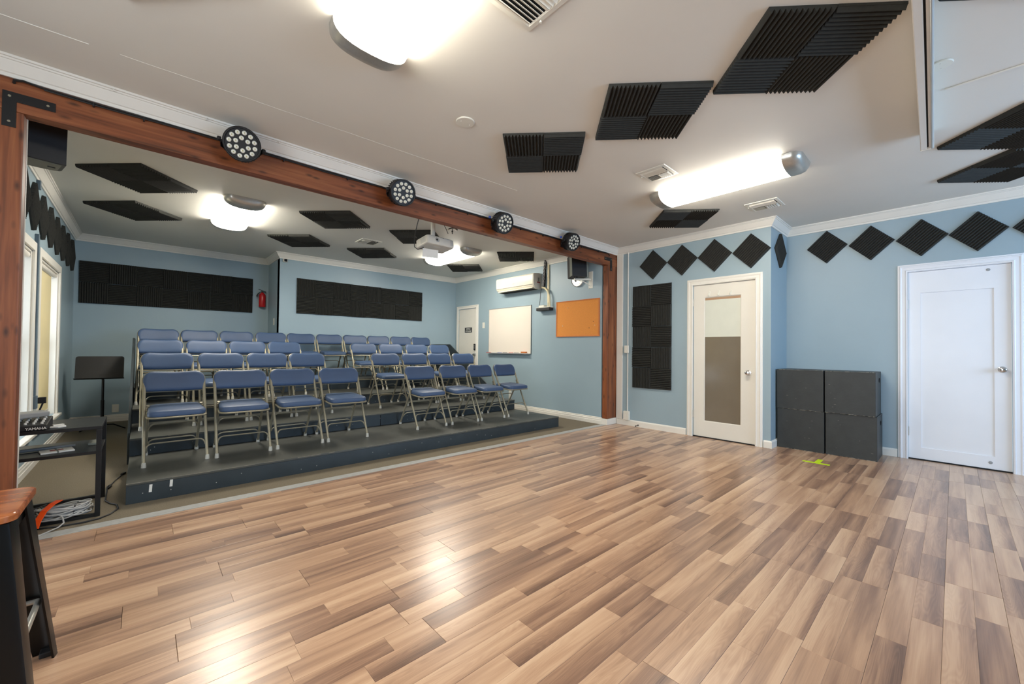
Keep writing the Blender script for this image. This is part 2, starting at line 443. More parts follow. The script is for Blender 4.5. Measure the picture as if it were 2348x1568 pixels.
# ------------------------------------------------------------------ ceiling, walls
ceiling = S(MB().box((X0-T, Y0-T, ZC), (XR2+T, 3.7, ZC+.15)).box((XL-T, 3.7, ZC), (XB+.4, YW1+T, ZC+.15)), 'ceiling', M['ceil'])
seam = MB()
rs = random.Random(4)
pts = [(-1.2+.12*i, 3.155-.052*(.12*i)/1.0*.9+rs.uniform(-.003, .003), ZC-.0005) for i in range(34)]
seam.tube(pts[:9], .0026, 5).tube(pts[9:], .0012, 5)
seam.build('plaster_seam', M['ceil'], ceiling, smooth=60)

def wallbox(name, boxes):
    mb = MB()
    for a, b in boxes: mb.box(a, b)
    return S(mb, name, M['wall'])
# main room, door side: glazed door opening Y 1.64-2.39, plain door opening Y -.375-.339
DM0, DM1, DB0, DB1, DH = 1.635, 2.393, -.380, .342, 2.036
wallbox('wall_right', [((XR, DM1, 0), (XR+T, 3.70, ZC)), ((XR, YJ, 0), (XR+T, DM0, ZC)), ((XR, DM0, DH), (XR+T, DM1, ZC)),
    ((XR+T, YJ, 0), (XR2+T, YJ+.12, ZC)),
    ((XR2, DB1, 0), (XR2+T, YJ, ZC)), ((XR2, Y0, 0), (XR2+T, DB0, ZC)), ((XR2, DB0, DH), (XR2+T, DB1, ZC))])
# behind the photographer: wall with a wide window, and the wall on the other side with an added window opening
wallbox('wall_front', [((X0-T, Y0-T, 0), (XR2+T, Y0, .85)), ((X0-T, Y0-T, 2.25), (XR2+T, Y0, ZC)),
    ((X0-T, Y0-T, .85), (2.8, Y0, 2.25)), ((5.8, Y0-T, .85), (XR2+T, Y0, 2.25))])
wallbox('wall_rear', [((X0-T, Y0, 0), (X0, 3.7, .8)), ((X0-T, Y0, 2.2), (X0, 3.7, ZC)), ((X0-T, Y0, .8), (X0, -.6, 2.2)), ((X0-T, 1.8, .8), (X0, 3.7, 2.2)),
    ((X0, 3.56, 0), (XL-.03, 3.7, ZC))])
# seating area: window side with two window openings
WA0, WA1, WB0, WB1, WZ0, WZ1 = 4.36, 5.55, 5.88, 7.06, .34, 1.98
wallbox('wall_left', [((XL-T, 3.7, 0), (XL, YW1+T, WZ0)), ((XL-T, 3.7, WZ1), (XL, YW1+T, ZC)), ((XL-T, 3.7, WZ0), (XL, WA0, WZ1)),
    ((XL-T, WA1, WZ0), (XL, WB0, WZ1)), ((XL-T, WB1, WZ0), (XL, YW1+T, WZ1))])
wallbox('wall_back', [((XL, YW1, 0), (XJ+.12, YW1+T, ZC)), ((XJ, YW2+.01, 0), (XJ+.12, YW1, ZC)), ((XJ, YW2, 0), (XB+T, YW2+T, ZC))])
BD0, BD1 = 6.90, 7.56
wallbox('wall_side', [((XB, 3.70, 0), (XB+T, BD0, ZC)), ((XB, BD1, 0), (XB+T, YW2, ZC)), ((XB, BD0, 2.03), (XB+T, BD1, ZC))])

# crown moulding
CR = [(0, -.100), (.010, -.100), (.014, -.090), (.014, -.082), (.022, -.078), (.026, -.070), (.052, -.034), (.056, -.024), (.062, -.022), (.066, -.014), (.074, -.012), (.076, 0), (0, 0)]
def zmap(z0): return lambda a, b, h: (a, b, z0+h)
mb = MB().sweep([(XR2, Y0), (XR2, YJ), (XR, YJ), (XR, YB0), (X0, YB0)], CR, zmap(ZC-.0005))
crown = S(mb, 'trim_2', M['white'], smooth=30)
hooks = MB()
for hx in (-.16, .30, .75, 1.25, 1.9, 2.5, 3.1, 3.7, 4.3, 4.9):
    hooks.tube([(hx, YB0-.060, ZC-.022), (hx, YB0-.078, ZC-.026), (hx, YB0-.080, ZC-.012)], .0025, 5)
o = hooks.build('cup_hooks', M['white'], crown); o['kind'] = 'stuff'
S(MB().sweep([(XB, YB1), (XB, YW2), (XJ, YW2), (XJ, YW1), (XL, YW1), (XL, YB1)], CR, zmap(ZC-.0005)), 'trim_3', M['white'], smooth=30)
# skirting boards
SK = [(0, 0), (.016, 0), (.016, .072), (.012, .078), (.004, .086), (0, .088)]
SK2 = [(0, 0), (.018, 0), (.018, .05), (.013, .054), (.013, .078), (.008, .084), (.008, .10), (0, .104)]
def skirt(name, path, prof): return S(MB().sweep(path, prof, zmap(0)), name, M['white'], smooth=30)
skirt('baseboard_right', [(XR, DM1+.09), (XR, 3.575)], SK)
skirt('baseboard_jog', [(XR2, DB1+.085), (XR2, YJ), (XR, YJ), (XR, DM0-.09)], SK)
skirt('baseboard_side', [(XB, YB1), (XB, BD0-.075)], SK2)
skirt('baseboard_back', [(XJ, YW1), (XL, YW1)], SK2)
skirt('baseboard_left', [(XL, YW1), (XL, 3.7)], SK2)

# ------------------------------------------------------------------ beam and posts
beam = S(MB().box((X0, YB0, ZB), (XR-.001, YB1, ZC-.002)), 'beam', M['beam'], bev=.004)
S(MB().box((XB-.0, YB0, .093), (XR-.001, YB1-.001, ZB)), 'column', M['post'], bev=.006)
S(MB().box((XL-.03, YB0, 0), (-.525, YB1, ZB)), 'column', M['post'], bev=.006)
S(MB().box((XB-.012, YB0-.012, 0), (XR-.001, YB1+.01, .092)), 'trim_4', M['white'], bev=.003)
S(MB().box((XR-.016, 3.478, .086), (XR, 3.585, ZC-.10)), 'trim_5', M['white'], bev=.003)
S(MB().box((-.527, YB1-.012, .0), (-.5215, YB1, ZB)), 'trim_6', M['white'])
# steel corner braces with screw holes
def brace(x, z, sgn, label):
    L_ = .20; w = .052
    poly = [(0, 0), (sgn*L_, 0), (sgn*L_, -w), (sgn*w, -w), (sgn*w, -L_), (0, -L_)]
    b = MB().prism(poly, lambda a, c, h: (x+a, YB0-h, z+c), 0, .004).build('corner_brace', M['black'], beam, bev=.001)
    b['label'] = label
    s = MB()
    for a, c in ((.026, -.026), (.17, -.026), (.026, -.17)): s.lathe([(.007, 0), (.006, .003), (.002, .0035)], (x+sgn*a, YB0-.0035, z+c), Matrix(((1,0,0),(0,0,-1),(0,1,0))), 10)
    s.build('screw', M['frame'], b)
brace(-.605, 2.565, 1, 'black steel corner brace at the window end of the beam')
brace(5.375, 2.577, -1, 'black steel corner brace at the door end of the beam')

# ------------------------------------------------------------------ windows
def window(name, y0, y1, blind_to, drop):
    xo = XL-T
    w = empty(name, (XL, (y0+y1)/2, 0), kind='structure')
    def B(nm, m, a, b, bev=.002, parent=w):
        lo = [a[0]-XL, a[1]-(y0+y1)/2, a[2]]; hi = [b[0]-XL, b[1]-(y0+y1)/2, b[2]]
        return MB().box(lo, hi).build(nm, m, parent, bev=bev)
    cw = .078
    B('casing', M['white'], (XL, y0-cw, WZ0-.01), (XL+.02, y0, WZ1+cw)); B('casing', M['white'], (XL, y1, WZ0-.01), (XL+.02, y1+cw, WZ1+cw))
    B('casing', M['white'], (XL, y0, WZ1), (XL+.02, y1, WZ1+cw))
    B('sill', M['white'], (xo+.04, y0-.09, WZ0-.03), (XL+.05, y1+.09, WZ0-.002), .006)
    # jamb lining
    B('jamb', M['white'], (xo+.03, y0, WZ0), (XL, y0+.018, WZ1)); B('jamb', M['white'], (xo+.03, y1-.018, WZ0), (XL, y1, WZ1)); B('jamb', M['white'], (xo+.03, y0, WZ1-.018), (XL, y1, WZ1))
    # sashes
    zm = (WZ0+WZ1)/2
    for za, zb, x in ((WZ0+.002, zm+.02, xo+.05), (zm-.02, WZ1-.02, xo+.03)):
        mbs = MB()
        ya, yb = y0+.02, y1-.02; fw = .04
        for a, b in (((ya, za), (ya+fw, zb)), ((yb-fw, za), (yb, zb)), ((ya+fw, za), (yb-fw, za+fw)), ((ya+fw, zb-fw), (yb-fw, zb))):
            mbs.box((x-XL, a[0]-(y0+y1)/2, a[1]), (x+.025-XL, b[0]-(y0+y1)/2, b[1]))
        sash = mbs.build('sash', M['white'], w)
        MB().box((x+.008-XL, ya+fw-(y0+y1)/2, za+fw), (x+.013-XL, yb-fw-(y0+y1)/2, zb-fw)).build('pane', M['glass'], sash)
    # roller blind
    rb = MB().tube([(-.035, y0+.03-(y0+y1)/2, WZ1-.045), (-.035, y1-.03-(y0+y1)/2, WZ1-.045)], .030, 12).build('blind_roller', M['white'], w, smooth=40)
    B('blind', M['blind'], (XL-.036, y0+.035, drop), (XL-.034, blind_to, WZ1-.05), 0)
    B('blind_rail', M['white'], (XL-.042, y0+.035, drop-.02), (XL-.028, blind_to, drop))
    mbc = MB().tube([(.004, y0+.06-(y0+y1)/2, WZ1-.05), (.012, y0+.065-(y0+y1)/2, 1.2), (.006, y0+.075-(y0+y1)/2, .62), (.004, y0+.09-(y0+y1)/2, .6), (.002, y0+.09-(y0+y1)/2, 1.2), (.002, y0+.08-(y0+y1)/2, WZ1-.05)], .0022, 5)
    mbc.build('pull_cord', M['white'], w, smooth=40)
    return w
window('window_1', WA0, WA1, WA1-.12, .62)
window('window_2', WB0, WB1, WB1-.16, .42)
# plain window behind the photographer, and an added one in the rear wall
def far_window(name, axis, c, a0, a1, z0, z1):
    w = empty(name, (0, 0, 0), kind='structure')
    mb = MB(); g = MB()
    n = 3
    for i in range(n+1):
        t = a0+(a1-a0)*i/n
        lo, hi = (max(a0, t-.03), min(a1, t+.03))
        if axis == 'Y': mb.box((lo, c-.03, z0), (hi, c+.03, z1))
        else: mb.box((c-.03, lo, z0), (c+.03, hi, z1))
    for z in (z0, z1-.05):
        if axis == 'Y': mb.box((a0, c-.028, z), (a1, c+.028, z+.05))
        else: mb.box((c-.028, a0, z), (c+.028, a1, z+.05))
    mb.build('frame', M['white'], w)
    if axis == 'Y': g.box((a0, c-.003, z0), (a1, c+.003, z1))
    else: g.box((c-.003, a0, z0), (c+.003, a1, z1))
    return w
far_window('window_3', 'Y', Y0-.07, 2.8, 5.8, .85, 2.25)
far_window('window_added', 'X', X0-.07, -.6, 1.8, .8, 2.2)  # unseen window, added to let the rear fill light in

# ------------------------------------------------------------------ doors
CAS = [(0, 0), (0, .018), (.012, .022), (.020, .016), (.044, .014), (.052, .019), (.060, .019), (.066, .012), (.078, .010), (.080, 0)]
def casing(door, x, y0, y1, h, cx, cy):
    # profile swept round the opening on the plane X = x, projecting towards -X
    path = [(y1, 0), (y1, h), (y0, h), (y0, 0)]
    mb = MB().sweep(path, [(-(a), b) for a, b in CAS], lambda a, b, hh: (x-hh-cx, a-cy, b))
    mb.build('casing', M['white'] if door.name != 'door_2' else M['doorw'], door, smooth=30)
def knob(door, x, y, z, m, cx=0, cy=0):
    k = MB().lathe([(.030, 0), (.030, .006), (.013, .010), (.012, .032), (.024, .040), (.028, .052), (.024, .064), (.010, .069)], (x-cx, y-cy, z), Matrix(((0,0,-1),(0,1,0),(1,0,0))), 20)
    return k.build('knob', m, door, smooth=50)

def door_1():
    cy = (DM0+DM1)/2; d = empty('door_1', (XR, cy, 0), kind='structure')
    y0, y1 = DM0+.004-cy, DM1-.004-cy; x = .012; th = .035
    g0, g1, gz0, gz1 = 1.80-cy, 2.255-cy, .215, 1.865
    leaf = MB()
    leaf.box((x, y0, .012), (x+th, g0, DH-.006)); leaf.box((x, g1, .012), (x+th, y1, DH-.006))
    leaf.box((x, g0, .012), (x+th, g1, gz0)); leaf.box((x, g0, gz1), (x+th, g1, DH-.006))
    lf = leaf.build('leaf', M['door'], d)
    bead = MB().sweep([(g0, gz0), (g1, gz0), (g1, gz1), (g0, gz1)], [(0, 0), (.010, .0), (.004, -.004), (0, -.004)], lambda a, b, h: (x+.012+h, a, b), closed=True)
    bead.build('glazing_bead', M['door'], lf, smooth=20)
    MB().box((x+.016, g0, gz0), (x+.020, g1, gz1)).build('frosted_pane', M['frost'], lf)
    MB().box((x+.0150, g0+.004, 1.335), (x+.0158, g1-.004, 1.825)).build('film_panel', M['sheetw'], lf)['label'] = 'white sheet over the upper part of the frosted pane'
    MB().box((x+.0152, g0+.004, 1.825), (x+.0158, g1-.004, gz1)).build('upper_glass_strip', M['frost2'], lf)
    casing(d, XR, DM0, DM1, DH, XR, cy)
    MB().box((0.0, y0-.02, 0), (.04, y0-.0045, DH)).box((0, y1+.0045, 0), (.04, y1+.02, DH)).box((0, y0, DH-.004), (.04, y1, DH+.01)).build('jamb', M['white'], d)
    MB().box((0, y0, 0), (.06, y1, .010)).build('threshold', M['dark'], d)
    for z in (1.80, .30):
        MB().box((-.004, y1-.004, z-.045), (.012, y1+.010, z+.045)).tube([(-.004, y1+.003, z-.05), (-.004, y1+.003, z+.05)], .006, 8).build('hinge', M['nickel'], d, bev=.001)
    knob(d, .012, 1.715-cy, .885, M['chrome'])
    for y, z in ((2.19, 1.885), (2.07, 1.885), (1.925, 1.885)):
        h = MB().prism(rrect(.028, .075, .013, 4), lambda a, b, hh: (x-hh, a+y-cy, b+z+.02), 0, .006)
        h.tube([(x-.006, y-cy, z+.03), (x-.010, y-cy, z), (x-.028, y-cy, z-.008), (x-.032, y-cy, z+.006)], .005, 6)
        h.build('coat_hook', M['plastic'], d, smooth=40)
door_1()
def door_2():
    cy = (DB0+DB1)/2; d = empty('door_2', (XR2, cy, 0), kind='structure')
    y0, y1 = DB0+.004-cy, DB1-.004-cy; x = .012; th = .035; Z1 = DH-.006
    g0, g1, gz0, gz1 = -.268-cy, .243-cy, .135, 1.800
    leaf = MB()
    leaf.box((x, y0, .012), (x+th, g0, Z1)); leaf.box((x, g1, .012), (x+th, y1, Z1)); leaf.box((x, g0, .012), (x+th, g1, gz0)); leaf.box((x, g0, gz1), (x+th, g1, Z1))
    lf = leaf.build('leaf', M['doorw'], d)
    MB().box((x+.010, g0, gz0), (x+.025, g1, gz1)).build('recessed_panel', M['doorw'], lf)
    casing(d, XR2, DB0, DB1, DH, XR2, cy)
    MB().box((0.0, y0-.02, 0), (.04, y0-.0045, DH)).box((0, y1+.0045, 0), (.04, y1+.02, DH)).box((0, y0, DH-.004), (.04, y1, DH+.01)).build('jamb', M['doorw'], d)
    MB().box((0, y0, 0), (.06, y1, .010)).build('threshold', M['dark'], d)
    for z in (1.68, .30):
        MB().box((-.004, y1-.004, z-.045), (.012, y1+.010, z+.045)).tube([(-.004, y1+.003, z-.05), (-.004, y1+.003, z+.05)], .006, 8).build('hinge', M['nickel'], d, bev=.001)
    knob(d, .012, -.318-cy, .995, M['chrome'])
    for y, z in ((-.232, 1.985), (-.240, .075)):
        MB().lathe([(.014, 0), (.014, .003), (.006, .005)], (x, y-cy, z), Matrix(((0,0,-1),(0,1,0),(1,0,0))), 14).build('round_latch', M['grey'], d, smooth=40)
door_2()
def door_3():
    cy = (BD0+BD1)/2; d = empty('door_3', (XB, cy, 0), kind='structure')
    y0, y1 = BD0+.004-cy, BD1-.004-cy; x = .012
    lf = MB().box((x, y0, .015), (x+.035, y1, 2.024)).build('leaf', M['door'], d, bev=.002)
    path = [(BD1, 0), (BD1, 2.03), (BD0, 2.03), (BD0, 0)]
    MB().sweep(path, [(-a*.85, b) for a, b in CAS], lambda a, b, hh: (-hh, a-cy, b)).build('casing', M['white'], d, smooth=30)
    MB().box((0.0, y0-.02, 0), (.04, y0-.0045, 2.03)).box((0, y1+.0045, 0), (.04, y1+.02, 2.03)).build('jamb', M['white'], d)
    kp = MB().prism(rrect(.058, .135, .012, 4), lambda a, b, h: (x-h, a+6.955-cy, b+1.19), 0, .022).build('keypad_lock', M['blackgloss'], d, smooth=40)
    bt = MB()
    for i in range(5):
        for j in (-1, 1): bt.lathe([(.006, 0), (.005, .002)], (x-.022, 6.955-cy+j*.012, 1.225-i*.018), Matrix(((0,0,-1),(0,1,0),(1,0,0))), 8)
    bt.build('keypad_buttons', M['grey'], kp)['kind'] = 'stuff'
    knob(d, .012, 6.945-cy, 1.025, M['chrome'])
    sg = MB().box((x-.004, 7.075-cy, 1.505), (x, 7.335-cy, 1.615)).build('door_sign', M['blackp'], d)
    sg['label'] = 'small black sign with two lines of white lettering'
    for t, z, s in (('OFFICE', 1.568, .050), ('STORAGE', 1.520, .047)):
        lettering(t, s, sg, Matrix(((0, 0, -1, x-.0046), (-1, 0, 0, 7.205-cy), (0, 1, 0, z), (0, 0, 0, 1))), M['letter'])
    for z in (1.75, .4):
        MB().box((-.003, y1-.003, z-.04), (.012, y1+.008, z+.04)).build('hinge', M['nickel'], d)
door_3()

# ------------------------------------------------------------------ acoustic foam
def foam_tile_mesh():
    s, n, b, h = .3035, 12, .013, .018
    prof = [(-s/2, 0), (-s/2, b)]
    for i in range(n):
        prof.append((-s/2+(i+.40)*s/n, b+h)); prof.append((-s/2+(i+.52)*s/n, b+h)); prof.append((-s/2+(i+.90)*s/n, b)); prof.append((-s/2+(i+1)*s/n, b))
    prof.append((s/2, 0))
    mb = MB().prism(prof, lambda a, c, z: (a, z, c), -s/2, s/2)
    return mb.mesh('foam_tile', M['foam'])
FT = foam_tile_mesh()
def foam_panel(name, label, Mw, nx, nz, phase, group, cat='foam panel'):
    """nx by nz tiles; Mw maps local x,y (in the surface) and z (away from the surface) to the room"""
    root = empty(name, (0, 0, 0), label, cat, group); root.matrix_world = Mw
    rr = random.Random(label)
    for i in range(nx):
        for j in range(nz):
            o = link(FT, 'foam_tile', root, ((i-(nx-1)/2)*.3055+rr.uniform(-.001, .001), (j-(nz-1)/2)*.3055+rr.uniform(-.001, .001), 0), (0, 0, ((i+j+phase) % 2)*PI/2+rr.uniform(-.006, .006)))
    return root
def onwall(x=None, y=None, z=0, c=0, ang=0, nrm='-X'):
    if nrm == '-X': ax = Vector((0, -1, 0)); ay = Vector((0, 0, 1)); az = Vector((-1, 0, 0))
    elif nrm == '+X': ax = Vector((0, 1, 0)); ay = Vector((0, 0, 1)); az = Vector((1, 0, 0))
    elif nrm == '-Y': ax = Vector((1, 0, 0)); ay = Vector((0, 0, 1)); az = Vector((0, -1, 0))
    else: ax = Vector((1, 0, 0)); ay = Vector((0, -1, 0)); az = Vector((0, 0, -1))
    R = Matrix((ax, ay, az)).transposed().to_4x4() @ Matrix.Rotation(ang, 4, 'Z')
    R.translation = Vector((x, y, z)); return R
# ceiling clusters, turned 45 degrees
G1 = 'square foam panels on the ceiling of the main room'
main_c = [(2.38, 2.25, 1, 'black four-tile foam square on main ceiling, next to round cover plate'),
    (2.475, 1.385, 1, 'black four-tile foam square, middle one of the diagonal chain of three'),
    (2.552, .566, 1, 'large black four-tile foam square reaching the white screen housing'),
    (4.76, 2.20, 0, 'black four-tile foam square by the end of the long lit lamp'),
    (4.505, -.345, 1, 'black foam square touching the far end of the screen housing'),
    (5.375, -.33, 1, 'black foam square on the ceiling above the plain white door'),
    (2.60, -.385, 1, 'black foam square cut by the upper frame edge beside the screen housing'),
    (-.11, 2.13, 1, 'sliver of black foam square at the frame top above the wooden beam')]
for x, y, ph, lb in main_c:
    foam_panel('acoustic_panel', lb, onwall(x, y, ZC-.0005, ang=PI/4+.02, nrm='-Z'), 2, 2, ph, G1)
G2 = 'square foam panels on the ceiling above the seats'
back_c = [(-.04, 5.25, 'black foam square above the seats, nearest the hanging corner speaker'),
    (-.09, 6.54, 'black foam square above the seats, deepest one on the window side'),
    (1.76, 5.19, 'black foam square above the seats, between lamp and wooden beam'),
    (1.71, 6.59, 'black foam square above the seats, over the wall step'),
    (2.87, 5.16, 'black foam square above the seats, half behind the white projector'),
    (2.82, 6.57, 'black foam square above the seats, beyond the small ceiling vent'),
    (4.70, 5.06, 'black foam square above the seats, nearest the air conditioner'),
    (4.64, 6.46, 'black foam square above the seats, in the corner over the office door')]
for x, y, lb in back_c:
    foam_panel('acoustic_panel', lb, onwall(x, y, ZC-.0005, ang=PI/4, nrm='-Z'), 2, 2, 1, G2)
foam_panel('acoustic_panel', 'long dark foam panel of fourteen tiles on the recessed back wall', onwall(.375, YW1-.0005, 2.055, nrm='-Y'), 7, 2, 0, None)
foam_panel('acoustic_panel', 'long dark foam panel of sixteen tiles on the blue wall behind the top row', onwall(3.175, YW2-.0005, 2.035, nrm='-Y'), 8, 2, 1, None)
foam_panel('acoustic_panel', 'tall black foam panel of ten tiles beside the glazed door', onwall(XR-.0005, 3.0, 1.352, nrm='-X'), 2, 5, 0, None)
def diamond(Mw, label, group, k=1):
    o = link(FT, 'diamond_foam_tile', None); o.matrix_world = Mw @ Matrix.Scale(k, 4); tag(o, label, 'foam tile', group)
GD = 'diamond foam tiles over the glazed door'
for y, z, lb in ((2.98, 2.41, 'black diamond foam tile above the tall foam panel, nearest the wooden post'), (2.548, 2.41, 'black diamond foam tile second from the wooden post, over the panel edge'),
        (2.116, 2.405, 'black diamond foam tile over the hinge side of the glazed door'), (1.684, 2.39, 'black diamond foam tile over the knob side of the glazed door')):
    diamond(onwall(XR-.0005, y, z, ang=PI/4+PI/2, nrm='-X'), lb, GD)
diamond(onwall(5.86, YJ-.0005, 2.41, ang=PI/4, nrm='-Y'), 'black diamond foam tile alone on the narrow face of the wall corner', None)
GE = 'diamond foam tiles on the wall with the plain white door'
for y, z, lb in ((1.052, 2.44, 'black diamond foam tile over the dark boxes, nearest the wall corner'), (.644, 2.415, 'black diamond foam tile second along from the wall corner'),
        (.235, 2.395, 'black diamond foam tile just before the plain white door casing'), (-.165, 2.38, 'black diamond foam tile centred above the plain white door'), (-.585, 2.37, 'black diamond foam tile cut off by the frame edge')):
    diamond(onwall(XR2-.0005, y, z, ang=PI/4+PI/2, nrm='-X'), lb, GE, .935)
GF = 'diamond foam tiles along the window wall'
names = ['window-wall diamond foam tile beside the wooden post, mostly hidden', 'window-wall diamond foam tile in front of the dark conduit, largest one', 'window-wall diamond foam tile over the near casing of the blind window',
    'window-wall diamond foam tile over the middle of the blind window', 'window-wall diamond foam tile over the far casing of the blind window', 'window-wall diamond foam tile third from the back corner',
    'window-wall diamond foam tile second from the back corner', 'window-wall diamond foam tile in the back corner']
for y, lb in zip((5.05, 5.485, 5.92, 6.355, 6.79, 7.225, 7.66, 8.095), names):
    diamond(onwall(XL+.0005, y, 2.36, ang=PI/4, nrm='+X'), lb, GF)

# ------------------------------------------------------------------ ceiling lights
def ceiling_light(x, y, label, group='linear ceiling lights', lm='lamp'):
    root = empty('ceiling_light', (x, y, ZC), label, 'ceiling light', group)
    W2, H, L2, LE = .195, .098, .66, .54
    def sec(k, n=14): return [(W2*k*math.cos(PI+PI*i/n), H*k*math.sin(PI+PI*i/n)**1*(1)) for i in range(n+1)]
    def loft(stations):
        mb = MB(); n = 15; vs = []; fs = []
        for yy, kw, kh in stations:
            for i in range(n):
                a = PI*i/(n-1); c, s_ = math.cos(a), math.sin(a)
                vs.append((W2*kw*math.copysign(abs(c)**.8, c), yy, -.0005-H*kh*abs(s_)**.75))
        for q in range(len(stations)-1):
            for i in range(n-1): fs.append((q*n+i, q*n+i+1, (q+1)*n+i+1, (q+1)*n+i))
        fs.append(tuple(range(n))); fs.append(tuple((len(stations)-1)*n+i for i in range(n)))
        for q in range(len(stations)-1): fs.append((q*n, q*n+n-1, (q+1)*n+n-1, (q+1)*n))
        return mb.add(vs, fs)
    loft([(-LE, .97, .97), (LE, .97, .97)])  .build('diffuser', M[lm], root, smooth=40)
    for s_ in (-1, 1):
        st = [(s_*(LE-.012), 1, 1), (s_*(LE+.05), .99, 1), (s_*(LE+.085), .93, .90), (s_*(LE+.108), .80, .66), (s_*L2, .68, .30)]
        loft(st if s_ > 0 else st[::-1]).build('end_cap', M['nickel'], root, smooth=50)
    return root
ceiling_light(.845, 1.49, 'large lit ceiling lamp with metal end cap at the frame top')
ceiling_light(3.99, 1.47, 'long lit ceiling lamp with two metal caps on the main ceiling')
ceiling_light(.80, 5.78, 'lit ceiling lamp over the window side of the seats', lm='lamp2')
ceiling_light(3.87, 5.80, 'lit ceiling lamp behind the projector', lm='lamp2')

# ------------------------------------------------------------------ vents, covers
def vent(x, y, s, label, turn=0):
    root = empty('ceiling_vent', (x, y, ZC), label, 'air vent', 'white ceiling air vents', rz=turn)
    h = s/2; i = h-.032
    MB().sweep([(-h, -h), (h, -h), (h, h), (-h, h)], [(0, 0), (.002, -.006), (.026, -.010), (.032, -.004), (.032, 0)], XY, closed=True).build('frame', M['plastic'], root, smooth=20)
    MB().box((-i, -i, -.0035), (i, i, -.0010)).build('backing', M['dark'], root)
    MB().box((-.006, -i, -.010), (.006, i, -.003)).box((-i, -.006, -.010), (-.006, .006, -.003)).build('divider', M['plastic'], root)
    def slat(c, d, ang, ax):
        R = Matrix.Translation(c) @ Matrix.Rotation(ang, 4, ax)
        MB().obox(R, d).build('slat', M['plastic'], root)
    n = 5
    for q in range(n):
        slat((.012+(q+.5)*(i-.012)/n, 0, -.010), ((i-.012)/n*1.05, 2*i-.01, .0016), rad(-38), 'Y')
        slat((-(i+.006)/2, .010+(q+.5)*(i-.010)/n, -.010), (i-.014, (i-.010)/n*1.05, .0016), rad(38), 'X')
        slat((-.012-(q+.5)*(i-.012)/n, -(i+.008)/2, -.010), ((i-.012)/n*1.05, i-.014, .0016), rad(38), 'Y')
    MB().lathe([(.006, 0), (.005, .008), (.002, .011)], (i*.5, -h+.014, -.022), 'Z', 8).build('damper_lever', M['plastic'], root)
    return root
vent(3.40, 1.805, .27, 'white ceiling vent between foam square and long lamp', PI)
vent(4.965, 1.385, .31, 'white ceiling vent near the wall corner', PI)
vent(1.255, 1.285, .31, 'white ceiling vent cut by the upper edge of the frame', PI/2)
vent(2.49, 5.96, .30, 'small white ceiling vent above the seats')
def cover(x, y, r, label):
    root = empty('round_cover_plate', (x, y, ZC), label, 'cover plate')
    MB().lathe([(r, 0), (r, -.004), (r*.94, -.008), (r*.3, -.009)], (0, 0, -.0005), 'Z', 28).build('plate', M['plastic'], root, smooth=40)
    for s_ in (-1, 1): MB().lathe([(.004, 0), (.003, -.002)], (s_*r*.55, 0, -.0093), 'Z', 8).build('screw', M['white'], root)
cover(1.655, 2.325, .066, 'round white cover plate on the main ceiling beside black foam')
cover(3.24, .045, .05, 'faint round cover plate beside the screen housing')
o = MB().box((3.552, -.40, ZC-.010), (3.566, .035, ZC-.0005)).build('cable_raceway', M['white'], bev=.002)
tag(o, 'thin white cable raceway on the ceiling beside the screen housing', 'cable raceway')

# projection screen housing
def screen_housing():
    root = empty('projection_screen_housing', (4.17, .129, ZC), 'long white projection screen housing under the main ceiling', 'projection screen', rz=rad(1.4))
    MB().box((-3.6, -.002, -.122), (0, .032, -.0005)).build('housing', M['white'], root, bev=.004)
    MB().box((-3.6, -.010, -.108), (-.004, -.002, -.0015)).build('slot', M['dark'], root)
    MB().box((-3.6, -.036, -.118), (0, -.010, -.0015)).build('front_rail', M['white'], root, bev=.003)
    MB().tube([(-3.6, -.028, -.124), (-.004, -.028, -.124)], .006, 8).build('bottom_bar', M['alu'], root, smooth=50)
    MB().box((0.0005, -.037, -.126), (.007, .033, -.0005)).build('end_cap', M['white'], root, bev=.003)
screen_housing()

